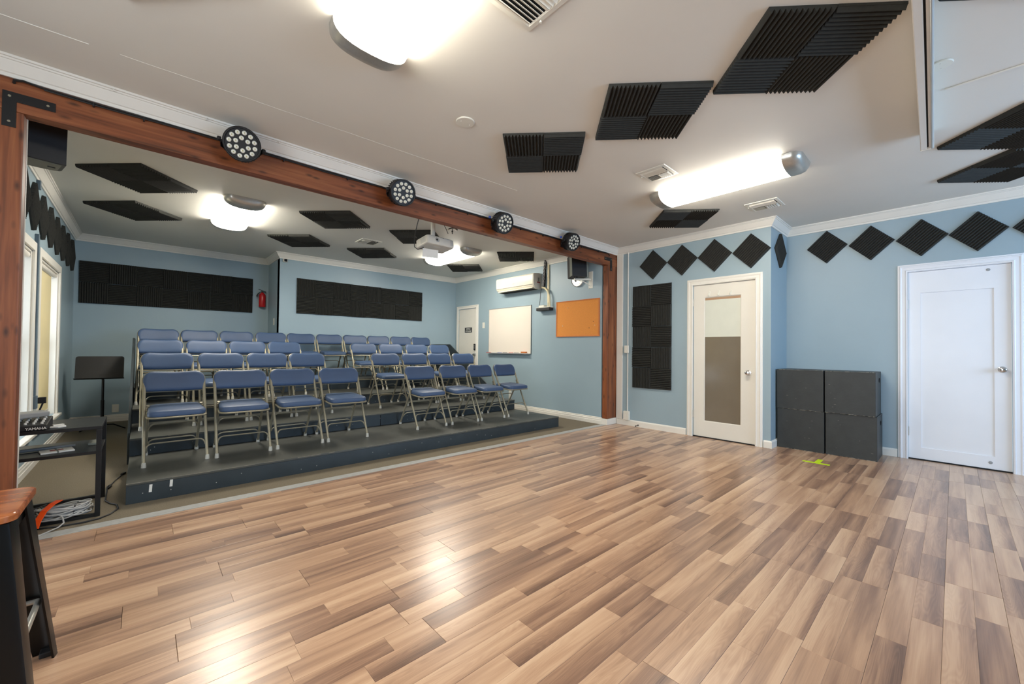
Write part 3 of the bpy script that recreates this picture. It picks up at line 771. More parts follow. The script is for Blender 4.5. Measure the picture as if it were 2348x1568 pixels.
# ------------------------------------------------------------------ tiered seating platform
P0, P1 = -.07, 4.60
LV = [(3.98, .150), (4.95, .305), (5.91, .458), (6.86, .615)]
BACKY = [4.95, 5.91, 6.86, 7.66]
def platform():
    root = empty('tiered_platform', ((P0+P1)/2, 3.98, 0), 'dark painted four-tier wooden platform carrying the blue chairs', 'seating platform')
    ox, oy = (P0+P1)/2, 3.98
    for k, (y, z) in enumerate(LV):
        yb = BACKY[k]
        MB().box((P0-ox, y-oy, z-.018), (P1-ox, yb-oy-(.0 if k == 3 else .0), z)).build('tread', M['tread'], root, bev=.002)
        zb = 0 if k == 0 else LV[k-1][1]+.0005
        n = 1 if k == 0 else 4
        xs = [P0+(P1-P0)*q/n for q in range(n+1)]
        for q in range(n):
            e0 = .003 if q else .0; MB().box((xs[q]+e0-ox, y+.004-oy, zb), (xs[q+1]-e0-ox, y+.024-oy, z-.0185)).build('riser_board', M['riser'], root, bev=.002)
        # chipped front edge of the tread
        ed = MB(); rr = random.Random(k+5); x = P0
        while x < P1-.05:
            l = rr.uniform(.02, .25)
            if rr.random() < .75: ed.box((x-ox, y-.0006-oy, z-rr.uniform(.002, .006)), (min(P1, x+l)-ox, y+rr.uniform(.001, .003)-oy, z+.0003))
            x += l+rr.uniform(.0, .12)
        o = ed.build('worn_edge', M['wear'], root); o['kind'] = 'stuff'
        # framing at both ends, below the tread
        for xa in (P0, P1-.03):
            MB().box((xa-ox, y+.03-oy, 0), (xa+.03-ox, yb-oy-.002, z-.019)).build('end_board', M['riser'], root)
    # sloped guard boards at both ends
    for xa, lb in ((P0-.022, 'sloped dark guard board on the window side'), (P1+.002, 'sloped dark guard board on the door side')):
        poly = [(5.33, .0), (5.33, .30), (6.91, 1.235), (7.66, 1.235), (7.66, 0)]
        g = MB().prism(poly, lambda a, b, h: (xa+h-ox, a-oy, b), 0, .019).build('guard_board', M['riser'], root, bev=.002); g['label'] = lb
    # tape marks on the lowest riser
    for x, z in ((.062, .092), (.178, .108)):
        MB().obox(Matrix.Translation((x-ox, 3.9836-oy, z)) @ Matrix.Rotation(rad(3), 4, 'Y'), (.017, .0008, .055)).build('tape_strip', M['letter'], root)
    nl = MB(); rr = random.Random(9)
    for k, (y, z) in enumerate(LV[:3]):
        for q in range(16):
            x = P0+.06+rr.random()*(P1-P0-.1); zz = (0 if k == 0 else LV[k-1][1])+rr.uniform(.03, .10)
            nl.lathe([(.0035, 0), (.002, .0015)], (x-ox, y+.0038-oy, zz), Matrix(((1,0,0),(0,0,-1),(0,1,0))), 6)
    o = nl.build('screw_heads', M['cap'], root); o['kind'] = 'stuff'
platform()

# ------------------------------------------------------------------ folding chairs
def chair_proto():
    root = empty('folding_chair', (0, 0, 0))
    hw = .207
    R = .0118
    def fy(z): return .482*z            # front leg line
    # front legs rise to carry the backrest
    for s_ in (-1, 1):
        l = MB().tube([(s_*hw, .004, .022), (s_*hw, fy(.30), .30), (s_*hw, fy(.62), .62), (s_*(hw-.004), fy(.69), .69)], R, 8).build('leg', M['frame'], root, smooth=50)
        MB().lathe([(.0165, 0), (.0165, .012), (.0135, .036), (.0125, .040)], (s_*hw, .002, 0), 'Z', 10).build('foot_cap', M['cap'], l, smooth=50)
    for s_ in (-1, 1):
        hx = s_*(hw-.026)
        l = MB().tube([(hx, .488, .022), (hx, .335, .28), (hx, .225, .475)], R*.95, 8).build('leg', M['frame'], root, smooth=50)
        MB().lathe([(.0160, 0), (.0160, .012), (.0130, .036), (.0120, .040)], (hx, .490, 0), 'Z', 10).build('foot_cap', M['cap'], l, smooth=50)
    def arch(w, y0, z0, y1, z1, r=.0062):
        # a bar whose ends bend down into the legs
        pts = [(-w, y0, z0)]
        for i in range(5):
            a = PI-i*PI/8; pts.append((-w+.045+.045*math.cos(a), y0+(y1-y0)*math.sin(a), z0+(z1-z0)*math.sin(a)))
        pts += [(-x, y, z) for x, y, z in pts[::-1]]
        return MB().tube(pts, r, 6)
    arch(hw-.008, fy(.120), .120, fy(.172), .172).build('brace', M['frame'], root, smooth=50)
    arch(hw-.036, .430, .105, .405, .150).build('brace', M['frame'], root, smooth=50)
    arch(hw-.036, .345, .250, .320, .300).build('brace', M['frame'], root, smooth=50)
    # hinge links beside the seat
    for s_ in (-1, 1):
        MB().obox(Matrix.Translation((s_*(hw-.013), .235, .470)) @ Matrix.Rotation(rad(-35), 4, 'X'), (.003, .020, .105)).tube([(s_*(hw-.024), .222, .455), (s_*(hw+.006), .222, .455)], .0065, 8).build('hinge_link', M['frame'], root, smooth=40)
    # seat
    def seatmap(dz): return lambda a, b, h: (a, b+.165, h+dz+(b+.19)*.06)
    out = rrect(.392, .385, .065, 6)
    out = [(x*(1-.10*(y+.19)/.38) if y > -.19 else x, y) for x, y in out]
    seat = MB().pad(out, [(.016, .0), (.002, .004), (0, .012), (.001, .036), (.008, .045), (.022, .050), (.09, .053)], seatmap(.400)).build('seat', M['fabric'], root, smooth=60)
    MB().tube([seatmap(.394)(x*1.005, y*1.005, 0) for x, y in out], .0085, 6, closed=True).build('seat_rail', M['frame'], seat, smooth=50)
    # backrest: rounded top corners and a slight dip in the middle of the upper edge
    w, hgt = .430, .178
    o2 = rrect(w, hgt, .072, 7, .030)
    o2 = [(x*(1+.0*(y)), y-(.008*math.cos(x/w*PI)**2 if y > hgt*.3 else -.006*math.cos(x/w*PI)**2 if y < -hgt*.4 else 0)) for x, y in o2]
    # add points on the long edges
    def dens(P, n=6):
        Q = []
        for i in range(len(P)):
            a, b = P[i], P[(i+1) % len(P)]; Q.append(a)
            if math.hypot(a[0]-b[0], a[1]-b[1]) > .1:
                for k in range(1, n):
                    t = k/n; x = a[0]+(b[0]-a[0])*t; y = a[1]+(b[1]-a[1])*t
                    d = .007*math.sin(PI*t) if abs(b[0]-a[0]) > .1 else 0
                    Q.append((x, y-d if y > 0 else y-d*.6))
        return Q
    o2 = dens(rrect(w, hgt, .072, 7, .030))
    lean = math.atan(.482)*.72
    cy_, cz_ = fy(.672)-.002, .674
    def bmap(a, b, h):
        q = -.022*(1-(2*a/w)**2)       # gentle wrap
        y = cy_+math.sin(lean)*b-(h)*math.cos(lean)-q; z = cz_+math.cos(lean)*b+h*math.sin(lean)
        return (a, y, z)
    back = MB().pad(o2, [(.030, -.020), (.008, -.018), (.0, -.010), (0, .004), (.008, .014), (.028, .019), (.060, .020)], bmap).build('backrest', M['fabric'], root, smooth=70)
    MB().tube([bmap(x*1.006, y*1.006, -.014) for x, y in o2], .0054, 6, closed=True).build('back_rail', M['frame'], back, smooth=50)
    return root
proto = chair_proto(); index_kids(proto)
PLACES = [
 (4.415, .1505, [.23, .71, 1.19, 1.66, 2.70, 3.21, 3.69, 4.19], 'front row on the lowest tier'),
 (5.375, .3055, [.205, .675, 1.13, 1.595, 2.66, 3.15, 3.60, 4.07], 'second row on the second tier'),
 (6.32, .4585, [.16, .62, 1.08, 1.55, 2.72, 3.20, 3.69, 4.19], 'third row on the third tier'),
 (7.10, .6155, [.166+.452*i for i in range(10)], 'top row against the back wall')]
ordi = ['first', 'second', 'third', 'fourth', 'fifth', 'sixth', 'seventh', 'eighth', 'ninth', 'tenth']
usedp = False
for r_, (y, z, xs, row) in enumerate(PLACES):
    rr = random.Random(r_+2)
    for i, x in enumerate(xs):
        if usedp: c = copy_tree(proto)
        else: c = proto; usedp = True
        c.location = (x, y+rr.uniform(-.012, .012), z); c.rotation_euler = (0, 0, rad(rr.uniform(-1.6, 1.6)*(.5 if r_ == 3 else 1)))
        if len(xs) == 8:
            lb = ['at the window end', 'second from the window end', 'third from the window end', 'beside the aisle gap, window side',
                  'beside the aisle gap, door side', 'third from the door end', 'second from the door end', 'at the door end'][i]
        else: lb = ordi[i]+' counting from the window end'
        tag(c, 'blue padded folding chair in the '+row.split(' ')[0]+' row, '+lb, 'chair', 'blue folding chairs on the tiers')

# ------------------------------------------------------------------ par lights and cable on the beam
def par_can(x, label, yaw, tilt, z=2.563):
    root = empty('stage_light', (x, YB0, z), label, 'stage light', 'round black stage lights on the beam')
    A = Matrix.Translation((0, -.165, 0)) @ Matrix.Rotation(yaw, 4, 'Z') @ Matrix.Rotation(tilt, 4, 'X')
    face = A.to_3x3() @ Matrix(((1,0,0),(0,0,-1),(0,1,0)))      # local +z -> towards -Y (the front)
    face = A.to_3x3() @ Matrix(((1,0,0),(0,0,1),(0,-1,0))) if (face @ Vector((0,0,1))).y > 0 else face
    c = A.translation
    r = .116
    body = MB().lathe([(r*.80, -.075), (r*.93, -.065), (r*.95, -.03), (r*.97, .0), (r, .006), (r, .050), (r*.95, .056), (r*.90, .056), (r*.88, .046)], c, face, 36).build('housing', M['blackp'], root, smooth=30)
    fins = MB()
    for k in range(36):
        a = 2*PI*k/36; p = c + face @ Vector((r*.955*math.cos(a), r*.955*math.sin(a), -.03))
        d = face @ Vector((math.cos(a), math.sin(a), 0)); t = face @ Vector((-math.sin(a), math.cos(a), 0)); n_ = face @ Vector((0, 0, 1))
        R = Matrix((d, t, n_)).transposed().to_4x4(); R.translation = p
        fins.obox(R, (.012, .005, .065))
    o = fins.build('cooling_fins', M['blackp'], body); o['kind'] = 'stuff'
    def lens_at(a, rad_):
        p = c + face @ Vector((rad_*math.cos(a), rad_*math.sin(a), .0455))
        l = MB().lathe([(.0155, 0), (.0152, .005), (.0115, .0085), (.005, .0098)], p, face, 12).build('lens', M['lens'], body, smooth=60)
        MB().lathe([(.0042, 0), (.003, .0006)], p + face @ Vector((0, 0, .0098)), face, 6).build('led', M['led'], body)
    for k in range(12): lens_at(2*PI*(k+.5)/12+.1, .078)
    for k in range(6): lens_at(2*PI*(k+.5)/6+.1, .041)
    # yoke
    pts = []
    for k in range(9):
        a = PI*k/8; pts.append((r*1.10*math.cos(a), -.160+.120*math.sin(a)**.8, -.02*math.sin(a)))
    yk = MB()
    for a_, b_ in zip(pts[:-1], pts[1:]):
        m_ = (Vector(a_)+Vector(b_))/2; d = Vector(b_)-Vector(a_); an = math.atan2(d.y, d.x)
        yk.obox(Matrix.Translation(m_) @ Matrix.Rotation(an, 4, 'Z'), (d.length+.004, .004, .034))
    yk.build('yoke', M['black'], root)
    MB().box((-.028, -.050, -.045), (.028, -.0005, .035)).build('wall_plate', M['black'], root, bev=.003)
    for s_ in (-1, 1):
        MB().lathe([(.014, 0), (.016, .004), (.016, .020), (.010, .024)], (s_*r*1.06, -.160, 0), Matrix(((0,0,s_),(0,1,0),(-s_,0,0))), 12).build('tilt_knob', M['blackp'], root, smooth=40)
    return root
par_can(.50, 'round black stage light on the beam, largest and nearest the window side', rad(-9), rad(19), 2.580)
par_can(1.735, 'round black stage light on the beam, second from the window side', rad(-6), rad(19), 2.572)
p3 = par_can(2.97, 'round black stage light on the beam, just past the projector, with blue clip', rad(-3), rad(21), 2.565)
p4 = par_can(4.18, 'round black stage light on the beam, smallest, near the post, with blue clip', rad(-3), rad(19), 2.580)
for p_ in (p3, p4): MB().cbox((-.135, -.10, .05), (.022, .022, .026)).build('blue_clip', M['blue'], p_, bev=.004)

cab = MB()
rc = random.Random(3)
pts = [(-.565, YB0-.001, 2.617), (-.560, YB0-.018, 2.628), (-.53, YB0-.016, 2.638)]
x = -.45
while x < 5.2:
    pts.append((x, YB0-.010, 2.634+.003*math.sin(x*5)+rc.uniform(-.001, .001))); x += .12
pts += [(5.262, YB0-.012, 2.632), (5.29, YB0-.012, 2.612), (5.292, YB0-.001, 2.598)]
cab.tube(pts, .0065, 6)
cab.tube([(a, b-.004, c-.010+.002*math.sin(a*9)) for a, b, c in pts[3:-3]], .0045, 6)
cable = cab.build('power_cable', M['blackp'], smooth=50); tag(cable, 'black cable clipped along the top of the wooden beam', 'cable')
for x in (-.25, -.02, .8, 1.3, 2.2, 2.6, 3.4, 3.8, 4.6, 5.0):
    MB().cbox((x, YB0-.010, 2.622), (.008, .020, .026)).build('cable_clip', M['blackp'], cable, bev=.001)

# ------------------------------------------------------------------ projector
def projector():
    px, py, pz = 2.525, 4.125, 2.372
    root = empty('projector', (px, py, ZC), 'white ceiling projector hanging just behind the wooden beam', 'projector')
    dz = pz-ZC; R = Matrix.Translation((0, 0, dz)) @ Matrix.Rotation(rad(-7), 4, 'X') @ Matrix.Rotation(rad(2), 4, 'Z')
    b = MB().pad(rrect(.37, .25, .024, 3), [(.008, -.052), (.0, -.044), (0, .036), (.010, .048), (.03, .052)], lambda x, y, h: R @ Vector((x, y, h))).build('body', M['proj'], root, smooth=40)
    f3 = R.to_3x3() @ Matrix(((1,0,0),(0,0,-1),(0,1,0)))
    lc = R @ Vector((-.055, -.122, .004))
    MB().lathe([(.036, -.004), (.036, .006), (.030, .010), (.028, .000)], lc, f3, 24).build('lens_ring', M['proj'], b, smooth=40)
    MB().lathe([(.027, -.002), (.026, .004), (.019, .006), (.017, .002)], lc, f3, 24).build('lens_barrel', M['grey'], b, smooth=40)
    MB().lathe([(.017, .0), (.012, .004), (.005, .006)], lc, f3, 20).build('lens', M['blackgloss'], b, smooth=60)
    vt = MB()
    for i in range(6):
        for j in range(4): vt.add(*[[R @ Vector((-.1862, -.085+j*.027+d, -.028+i*.010+e)) for d, e in ((0,0),(.019,0),(.019,.005),(0,.005))], [(0,1,2,3)]])
        for j in range(3): vt.add(*[[R @ Vector((.130+j*.016+d, -.1256, -.028+i*.010+e)) for d, e in ((0,0),(.011,0),(.011,.005),(0,.005))], [(0,1,2,3)]])
    o = vt.build('air_slots', M['grey'], b); o['kind'] = 'stuff'
    MB().obox(R @ Matrix.Translation((-.01, -.05, -.0515)), (.085, .045, .002)).build('label_plate', M['paper'], b)
    MB().obox(R @ Matrix.Translation((.03, -.1255, .033)), (.010, .002, .006)).build('sensor_window', M['blackp'], b)
    MB().lathe([(.026, 0), (.026, -(ZC-pz)+.065)], (-.02, .02, -.0005), 'Z', 16).build('mount_pole', M['proj'], root, smooth=40)
    MB().box((-.06, -.02, -.006), (.02, .06, -.0005)).box((-.075, -.05, dz+.054), (.045, .08, dz+.062)).build('mount_plate', M['proj'], root, bev=.001)
    for a, c in ((-.11, .06), (.09, .06)):
        MB().tube([(a, c, dz+.05), (-.015, .02, dz+.085)], .006, 6).build('mount_arm', M['proj'], root, smooth=40)
    # power lead looping down from the beam
    MB().tube([(-.455, -.428, -.26), (-.470, -.415, -.34), (-.465, -.37, -.41), (-.42, -.27, -.46), (-.34, -.13, -.49), (-.25, -.04, -.485), (-.18, .0, -.455), (-.14, .02, -.43)], .0045, 6).build('power_lead', M['blackp'], root, smooth=60)
    return root
projector()
# printed card hung below the projector and a small bracket beside it
o = MB().obox(Matrix.Translation((2.425, 4.06, 2.235)) @ Matrix.Rotation(rad(-8), 4, 'Z') @ Matrix.Rotation(rad(5), 4, 'X'), (.19, .002, .095)).build('hanging_card', M['paper'])
tag(o, 'pale card hanging under the white projector', 'card')
def bracket():
    root = empty('antenna_bracket', (2.72, 4.06, ZC), 'small black and white bracket with rods beside the projector', 'bracket')
    MB().obox(Matrix.Translation((.03, 0, -.010)), (.06, .05, .018)).obox(Matrix.Translation((.05, 0, -.115)) @ Matrix.Rotation(rad(12), 4, 'Y'), (.09, .04, .022)).build('base', M['blackp'], root, bev=.003)
    MB().tube([(-.07, 0, -.192), (-.03, 0, -.166), (.02, 0, -.152), (.07, 0, -.170)], .010, 8).build('curved_arm', M['plastic'], root, smooth=60)
    MB().tube([(-.06, -.012, -.180), (-.02, -.012, -.160), (.03, -.012, -.150), (.065, -.012, -.164)], .006, 8).build('dark_strip', M['blackp'], root, smooth=60)
    MB().tube([(.03, 0, -.018), (.02, 0, -.16)], .008, 8).build('stem', M['plastic'], root)
    MB().tube([(-.12, 0, -.135), (-.085, 0, -.190), (-.06, 0, -.235)], .0035, 6).build('rod', M['blackp'], root)
    MB().tube([(.0, 0, -.160), (.0, 0, -.225)], .005, 6).lathe([(.004, 0), (.011, .008), (.011, .014), (.004, .02)], (.0, 0, -.205), 'Z', 10).build('thumb_screw', M['blackp'], root)
bracket()

# ------------------------------------------------------------------ speakers
def wedge(root, c, w, d, h, curved, rot, name='cabinet'):
    R = Matrix.Translation(c) @ Matrix.Rotation(rot[2], 4, 'Z') @ Matrix.Rotation(rot[0], 4, 'X')
    out = [(-w/2, -d/2), (w/2, -d/2)] + [(w/2*math.cos(a)*1.0, d/2+curved*math.sin(a)) for a in [PI*i/10 for i in range(11)]]
    o = MB().prism(out, lambda a, b, z: R @ Vector((a, b, z)), -h/2, h/2).build(name, M['blackp'], root, bev=.003)
    return R, o
def speaker_left():
    root = empty('wall_speaker', (-.52, 3.98, 2.30), 'black loudspeaker hanging behind the beam at the window corner', 'speaker')
    R, cb = wedge(root, (-.03, .06, .255), .28, .20, .44, .06, (rad(4), 0, rad(12)))
    out = [(-.12, -.085), (.12, -.085)] + [(.12*math.cos(a), .09+.05*math.sin(a)) for a in [PI*i/8 for i in range(9)]]
    MB().prism(out, lambda a, b, z: R @ Vector((a, b, z)), -.224, -.2205).build('base_panel', M['grille'], cb)
    MB().obox(R @ Matrix.Translation((.085, .02, -.226)), (.035, .012, .006)).build('socket', M['blackp'], cb)
    MB().tube([(-.06, .10, 0.0), (-.10, .12, -.05), (-.08, .16, -.08), (-.10, .18, -.115)], .006, 6).build('safety_cable', M['blackp'], root, smooth=50)
    MB().box((-.222, .09, .02), (-.12, .13, .06)).build('bracket_arm', M['black'], root, bev=.002)
speaker_left()
def speaker_right():
    root = empty('wall_speaker', (5.02, 3.95, 2.25), 'black loudspeaker behind the post, on a white wall arm', 'speaker')
    R, cb = wedge(root, (.03, .07, .205), .25, .18, .34, .03, (rad(-5), 0, rad(-27)))
    MB().obox(R @ Matrix.Translation((-.126, -.045, .0)), (.003, .09, .33)).build('side_trim', M['grille'], cb)
    MB().tube([(-.04, .05, .04), (-.04, .05, -.01), (-.02, .05, -.03)], .012, 8).build('pivot', M['blackp'], root)
    MB().tube([(-.06, .05, -.005), (.19, -.02, .020), (.245, -.03, .022)], .017, 8).build('wall_arm', M['plastic'], root, smooth=40)
    MB().tube([(.08, .01, -.01), (.20, -.02, -.055), (.245, -.03, -.085)], .008, 8).build('arm_strut', M['plastic'], root, smooth=40)
    MB().box((.238, -.080, -.12), (.2495, .0, .15)).build('arm_plate', M['plastic'], root, bev=.002)
    kn = MB(); r5 = random.Random(8)
    for k in range(5):
        kn.tube([(.09+.015*k, .0+.01*k, .40-.02*k), (.10+r5.uniform(-.02, .03), -.01, .26), (.06+r5.uniform(-.02, .04), .0, .14), (.02+r5.uniform(-.01, .03), .02, .06), (-.02, .04, .02)], .007, 6)
    kn.build('speaker_leads', M['blackp'], root, smooth=60)
speaker_right()
# clock
def clock():
    root = empty('wall_clock', (XB, 4.165, 2.308), 'round white wall clock half hidden behind the speaker arm', 'clock')
    RX = Matrix(((0,0,-1),(0,1,0),(1,0,0)))
    MB().lathe([(.128, 0), (.128, .030), (.120, .036), (.116, .026)], (-.0005, 0, 0), RX, 36).build('rim', M['alu'], root, smooth=40)
    MB().lathe([(.116, 0), (.115, .004)], (-.021, 0, 0), RX, 36).build('dial', M['paper'], root)
    mk = MB()
    for k in range(12):
        a = 2*PI*k/12; mk.obox(Matrix.Translation((-.0265, .092*math.sin(a), .092*math.cos(a))) @ Matrix.Rotation(-a, 4, 'X'), (.001, .006, .016))
    mk.build('hour_marks', M['blackp'], root)['kind'] = 'stuff'
    MB().obox(Matrix.Translation((-.028, .02, .018)) @ Matrix.Rotation(rad(-45), 4, 'X'), (.001, .006, .06)).build('hour_hand', M['blackp'], root)
    MB().obox(Matrix.Translation((-.029, -.03, -.02)) @ Matrix.Rotation(rad(-55), 4, 'X'), (.001, .004, .09)).build('minute_hand', M['blackp'], root)
clock()

# ------------------------------------------------------------------ air conditioner and its plumbing
def ac_unit():
    y0, y1 = 4.995, 6.01; cy = (y0+y1)/2
    root = empty('air_conditioner', (XB, cy, 2.23), 'cream wall air conditioner above the whiteboard', 'air conditioner')
    prof = [(0, 0), (-.10, .0), (-.16, .018), (-.198, .055), (-.212, .11), (-.215, .19), (-.212, .245), (-.195, .268), (-.06, .282), (0, .282)]
    MB().prism(prof, lambda a, b, h: (a-.0005, h, b), -(y1-y0)/2+.02, (y1-y0)/2-.01).build('body', M['ac'], root, smooth=30)
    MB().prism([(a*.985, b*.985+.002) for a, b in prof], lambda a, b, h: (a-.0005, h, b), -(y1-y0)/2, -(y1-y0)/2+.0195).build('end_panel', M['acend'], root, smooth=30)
    MB().prism([(a*.985, b*.985+.002) for a, b in prof], lambda a, b, h: (a-.0005, h, b), (y1-y0)/2-.0095, (y1-y0)/2).build('end_panel', M['ac'], root, smooth=30)
    MB().box((-.2175, -(y1-y0)/2+.03, .072), (-.206, (y1-y0)/2-.02, .076)).build('panel_gap', M['acend'], root)
    MB().obox(Matrix.Translation((-.175, 0, .028)) @ Matrix.Rotation(rad(-42), 4, 'Y'), (.060, y1-y0-.09, .004)).build('air_flap', M['ac'], root)
    MB().box((-.150, -(y1-y0)/2+.06, -.003), (-.03, (y1-y0)/2-.06, 0.0)).build('air_outlet', M['dark'], root)
    MB().box((-.2162, -.02, .125), (-.2148, .03, .131)).build('badge', M['grey'], root)
    MB().box((-.10, -(y1-y0)/2-.0015, .13), (-.06, -(y1-y0)/2, .20)).build('display', M['grille'], root)
    MB().box((-.12, -(y1-y0)/2-.0015, .105), (-.04, -(y1-y0)/2, .125)).build('red_label', M['rednote'], root)
ac_unit()
o = MB().box((XB-.030, 4.800, 1.97), (XB-.0005, 4.828, ZC-.10)).build('pipe_cover', M['hose'], bev=.004)
tag(o, 'slim cream pipe cover running down beside the air conditioner', 'pipe')
bd = MB(); r6 = random.Random(2)
for k in range(7):
    ph = k*.9; col = k
    pts = []
    for i in range(15):
        t = i/14; z = ZC-.02-t*.46
        pts.append((XB-.035-.018*math.cos(ph+i*.8)-.03*(1-t)*.3, 4.86+.018*math.sin(ph+i*.8)+.05*t, z))
    bd.tube(pts, .0075, 6)
bundle = bd.build('cable_bundle', M['blackp'], smooth=60); tag(bundle, 'black bundle of twisted cables between ceiling and air conditioner', 'cable')
b2 = MB()
for k in range(3):
    pts = []
    for i in range(15):
        t = i/14; z = ZC-.04-t*.44
        pts.append((XB-.062-.006*math.cos(k*2+i*1.1), 4.86+.020*math.sin(k*2.1+i*1.1)+.05*t, z))
    b2.tube(pts, .0045, 5)
b2.build('pale_cables', M['cable'], bundle, smooth=60)
def pump():
    root = empty('condensate_pump', (XB, 4.86, 1.83), 'small black and cream pump on the wall between whiteboard and corkboard', 'pump')
    MB().box((-.115, -.155, .0), (-.004, .155, .050)).build('tank', M['blackp'], root, bev=.006)
    MB().box((-.118, -.16, .050), (-.002, .16, .060)).build('lid', M['plastic'], root, bev=.003)
    MB().box((-.10, -.02, .060), (-.02, .11, .098)).build('motor_cover', M['plastic'], root, bev=.010)
    MB().tube([(-.05, .075, .42), (-.055, .01, .405), (-.06, -.06, .35), (-.06, -.105, .26), (-.06, -.115, .16), (-.06, -.12, .06)], .017, 10).build('hose', M['hose'], root, smooth=60)
    MB().tube([(-.06, .08, .40), (-.06, .10, .33), (-.06, .105, .24), (-.06, .12, .15), (-.06, .14, .055)], .005, 6).build('thin_tube', M['blackp'], root, smooth=60)
    MB().tube([(-.06, -.07, .06), (-.06, -.08, .13), (-.06, -.11, .19)], .008, 8).build('cream_tube', M['hose'], root, smooth=60)
pump()

# ------------------------------------------------------------------ boards on the wall
def whiteboard():
    y0, y1, z0, z1 = 5.235, 6.465, 1.065, 1.965; cy = (y0+y1)/2
    root = empty('whiteboard', (XB, cy, z0), 'wall-mounted whiteboard with pen tray below the air conditioner', 'whiteboard')
    MB().box((-.012, y0-cy, 0), (-.0005, y1-cy, z1-z0)).build('surface', M['board'], root)
    MB().sweep([(y0-cy, 0), (y1-cy, 0), (y1-cy, z1-z0), (y0-cy, z1-z0)], [(0, 0), (.010, 0), (.010, .016), (0, .018)], lambda a, b, h: (-h, a, b), closed=True).build('frame', M['alu'], root)
    MB().box((-.065, y0-cy+.03, -.006), (-.012, y1-cy-.02, .004)).build('pen_tray', M['alu'], root, bev=.002)
    MB().box((-.067, y0-cy+.03, -.006), (-.063, y1-cy-.02, .014)).build('tray_lip', M['grey'], root)
    return root
whiteboard()
o = MB().box((XB-.060, 5.33, 1.0695), (XB-.018, 5.46, 1.105)).build('board_eraser', M['corkframe'], bev=.004); tag(o, 'small eraser on the whiteboard tray', 'eraser')
cols = [M['blackp'], M['red'], M['blackp'], M['blue'], M['letter'], M['red']]
lbm = ['dark marker pen lying in the tray next to the eraser', 'red marker pen lying in the tray beyond the eraser', 'dark marker pen in the middle of the whiteboard tray', 'blue marker pen in the middle of the whiteboard tray',
       'white marker pen towards the door end of the tray', 'red marker pen at the door end of the whiteboard tray']
for k, y in enumerate((5.53, 5.68, 5.86, 6.02, 6.20, 6.36)):
    o = MB().tube([(XB-.045, y, 1.0775), (XB-.042, y+.09, 1.0775), (XB-.042, y+.125, 1.0775)], [.007, .007, .0075], 8).build('marker_pen', cols[k], smooth=50)
    tag(o, lbm[k], 'marker', 'marker pens in the whiteboard tray')
def corkboard():
    y0, y1, z0, z1 = 3.735, 4.625, 1.365, 1.965; cy = (y0+y1)/2
    root = empty('corkboard', (XB, cy, z0), 'orange corkboard on the wall next to the wooden post', 'corkboard')
    MB().box((-.012, y0-cy+.01, .01), (-.0005, y1-cy-.01, z1-z0-.01)).build('cork', M['cork'], root)
    MB().sweep([(y0-cy, 0), (y1-cy, 0), (y1-cy, z1-z0), (y0-cy, z1-z0)], [(0, 0), (.016, 0), (.016, .018), (0, .020)], lambda a, b, h: (-h, a, b), closed=True).build('frame', M['corkframe'], root)
    for y, z, m_ in ((4.37, 1.85, 'letter'), (4.48, 1.55, 'letter'), (3.82, 1.54, 'letter'), (3.93, 1.50, 'blackp'), (3.85, 1.60, 'blackp')):
        MB().lathe([(.005, 0), (.006, .004), (.003, .009)], (-.012, y-cy, z-z0), Matrix(((0,0,-1),(0,1,0),(1,0,0))), 8).build('push_pin', M[m_], root, smooth=50)
corkboard()

# ------------------------------------------------------------------ switches, outlets, small wall things
def plate(name, loc, nrm, w, h, label, holes=2, cat='outlet'):
    root = empty(name, loc, label, cat)
    def mp(a, b, t): return (-t, a, b) if nrm == '-X' else (a, -t, b)
    MB().prism(rrect(w, h, .005, 3), mp, .0005, .006).build('cover_plate', M['plastic'], root, smooth=30)
    for k in range(holes):
        zc = (k-(holes-1)/2)*.038
        MB().prism(rrect(.026, .026, .008, 3), lambda a, b, t: mp(a, b+zc, t), .006, .0072).build('socket' if cat == 'outlet' else 'rocker', M['paper'], root)
    return root
plate('wall_outlet', (-.285, YW1, .195), '-Y', .075, .118, 'white outlet on the back wall beside the music stand')
plate('light_switch', (XB, 6.65, 1.645), '-X', .075, .118, 'white light switch between the office door and the whiteboard', 1, 'light switch')
plate('wall_outlet', (XB, 5.80, .275), '-X', .075, .16, 'white outlet low on the wall behind the last front-row chair')
sw = plate('light_switch', (XJ, 8.04, 1.585), '-X', .075, .118, 'white light switch on the narrow step of the back wall', 1, 'light switch')
# surface conduit with a switch box and an outlet box
o = MB().tube([(XR-.012, 3.385, ZC-.09), (XR-.012, 3.385, .205)], .009, 10).build('surface_conduit', M['white'], smooth=50); tag(o, 'white conduit running down the wall beside the tall foam panel', 'conduit')
def box_on_conduit(z, h, w, label, name, cat):
    root = empty(name, (XR, 3.392, z), label, cat)
    MB().box((-.045, -w/2, -h/2), (-.0225 if h < .13 else -.0005, w/2, h/2)).build('back_box', M['plastic'], root, bev=.004)
    MB().prism(rrect(w*.9, h*.94, .006, 3), lambda a, b, t: (-t, a, b), .045, .050).build('cover_plate', M['plastic'], root, smooth=30)
    MB().box((-.054, -.006, -.014), (-.050, .006, .014)).build('toggle' if cat == 'light switch' else 'socket', M['paper'], root)
box_on_conduit(1.165, .115, .072, 'white switch box midway down the wall conduit', 'light_switch', 'light switch')
box_on_conduit(.150, .135, .095, 'white outlet box at the foot of the wall conduit', 'wall_outlet', 'outlet')
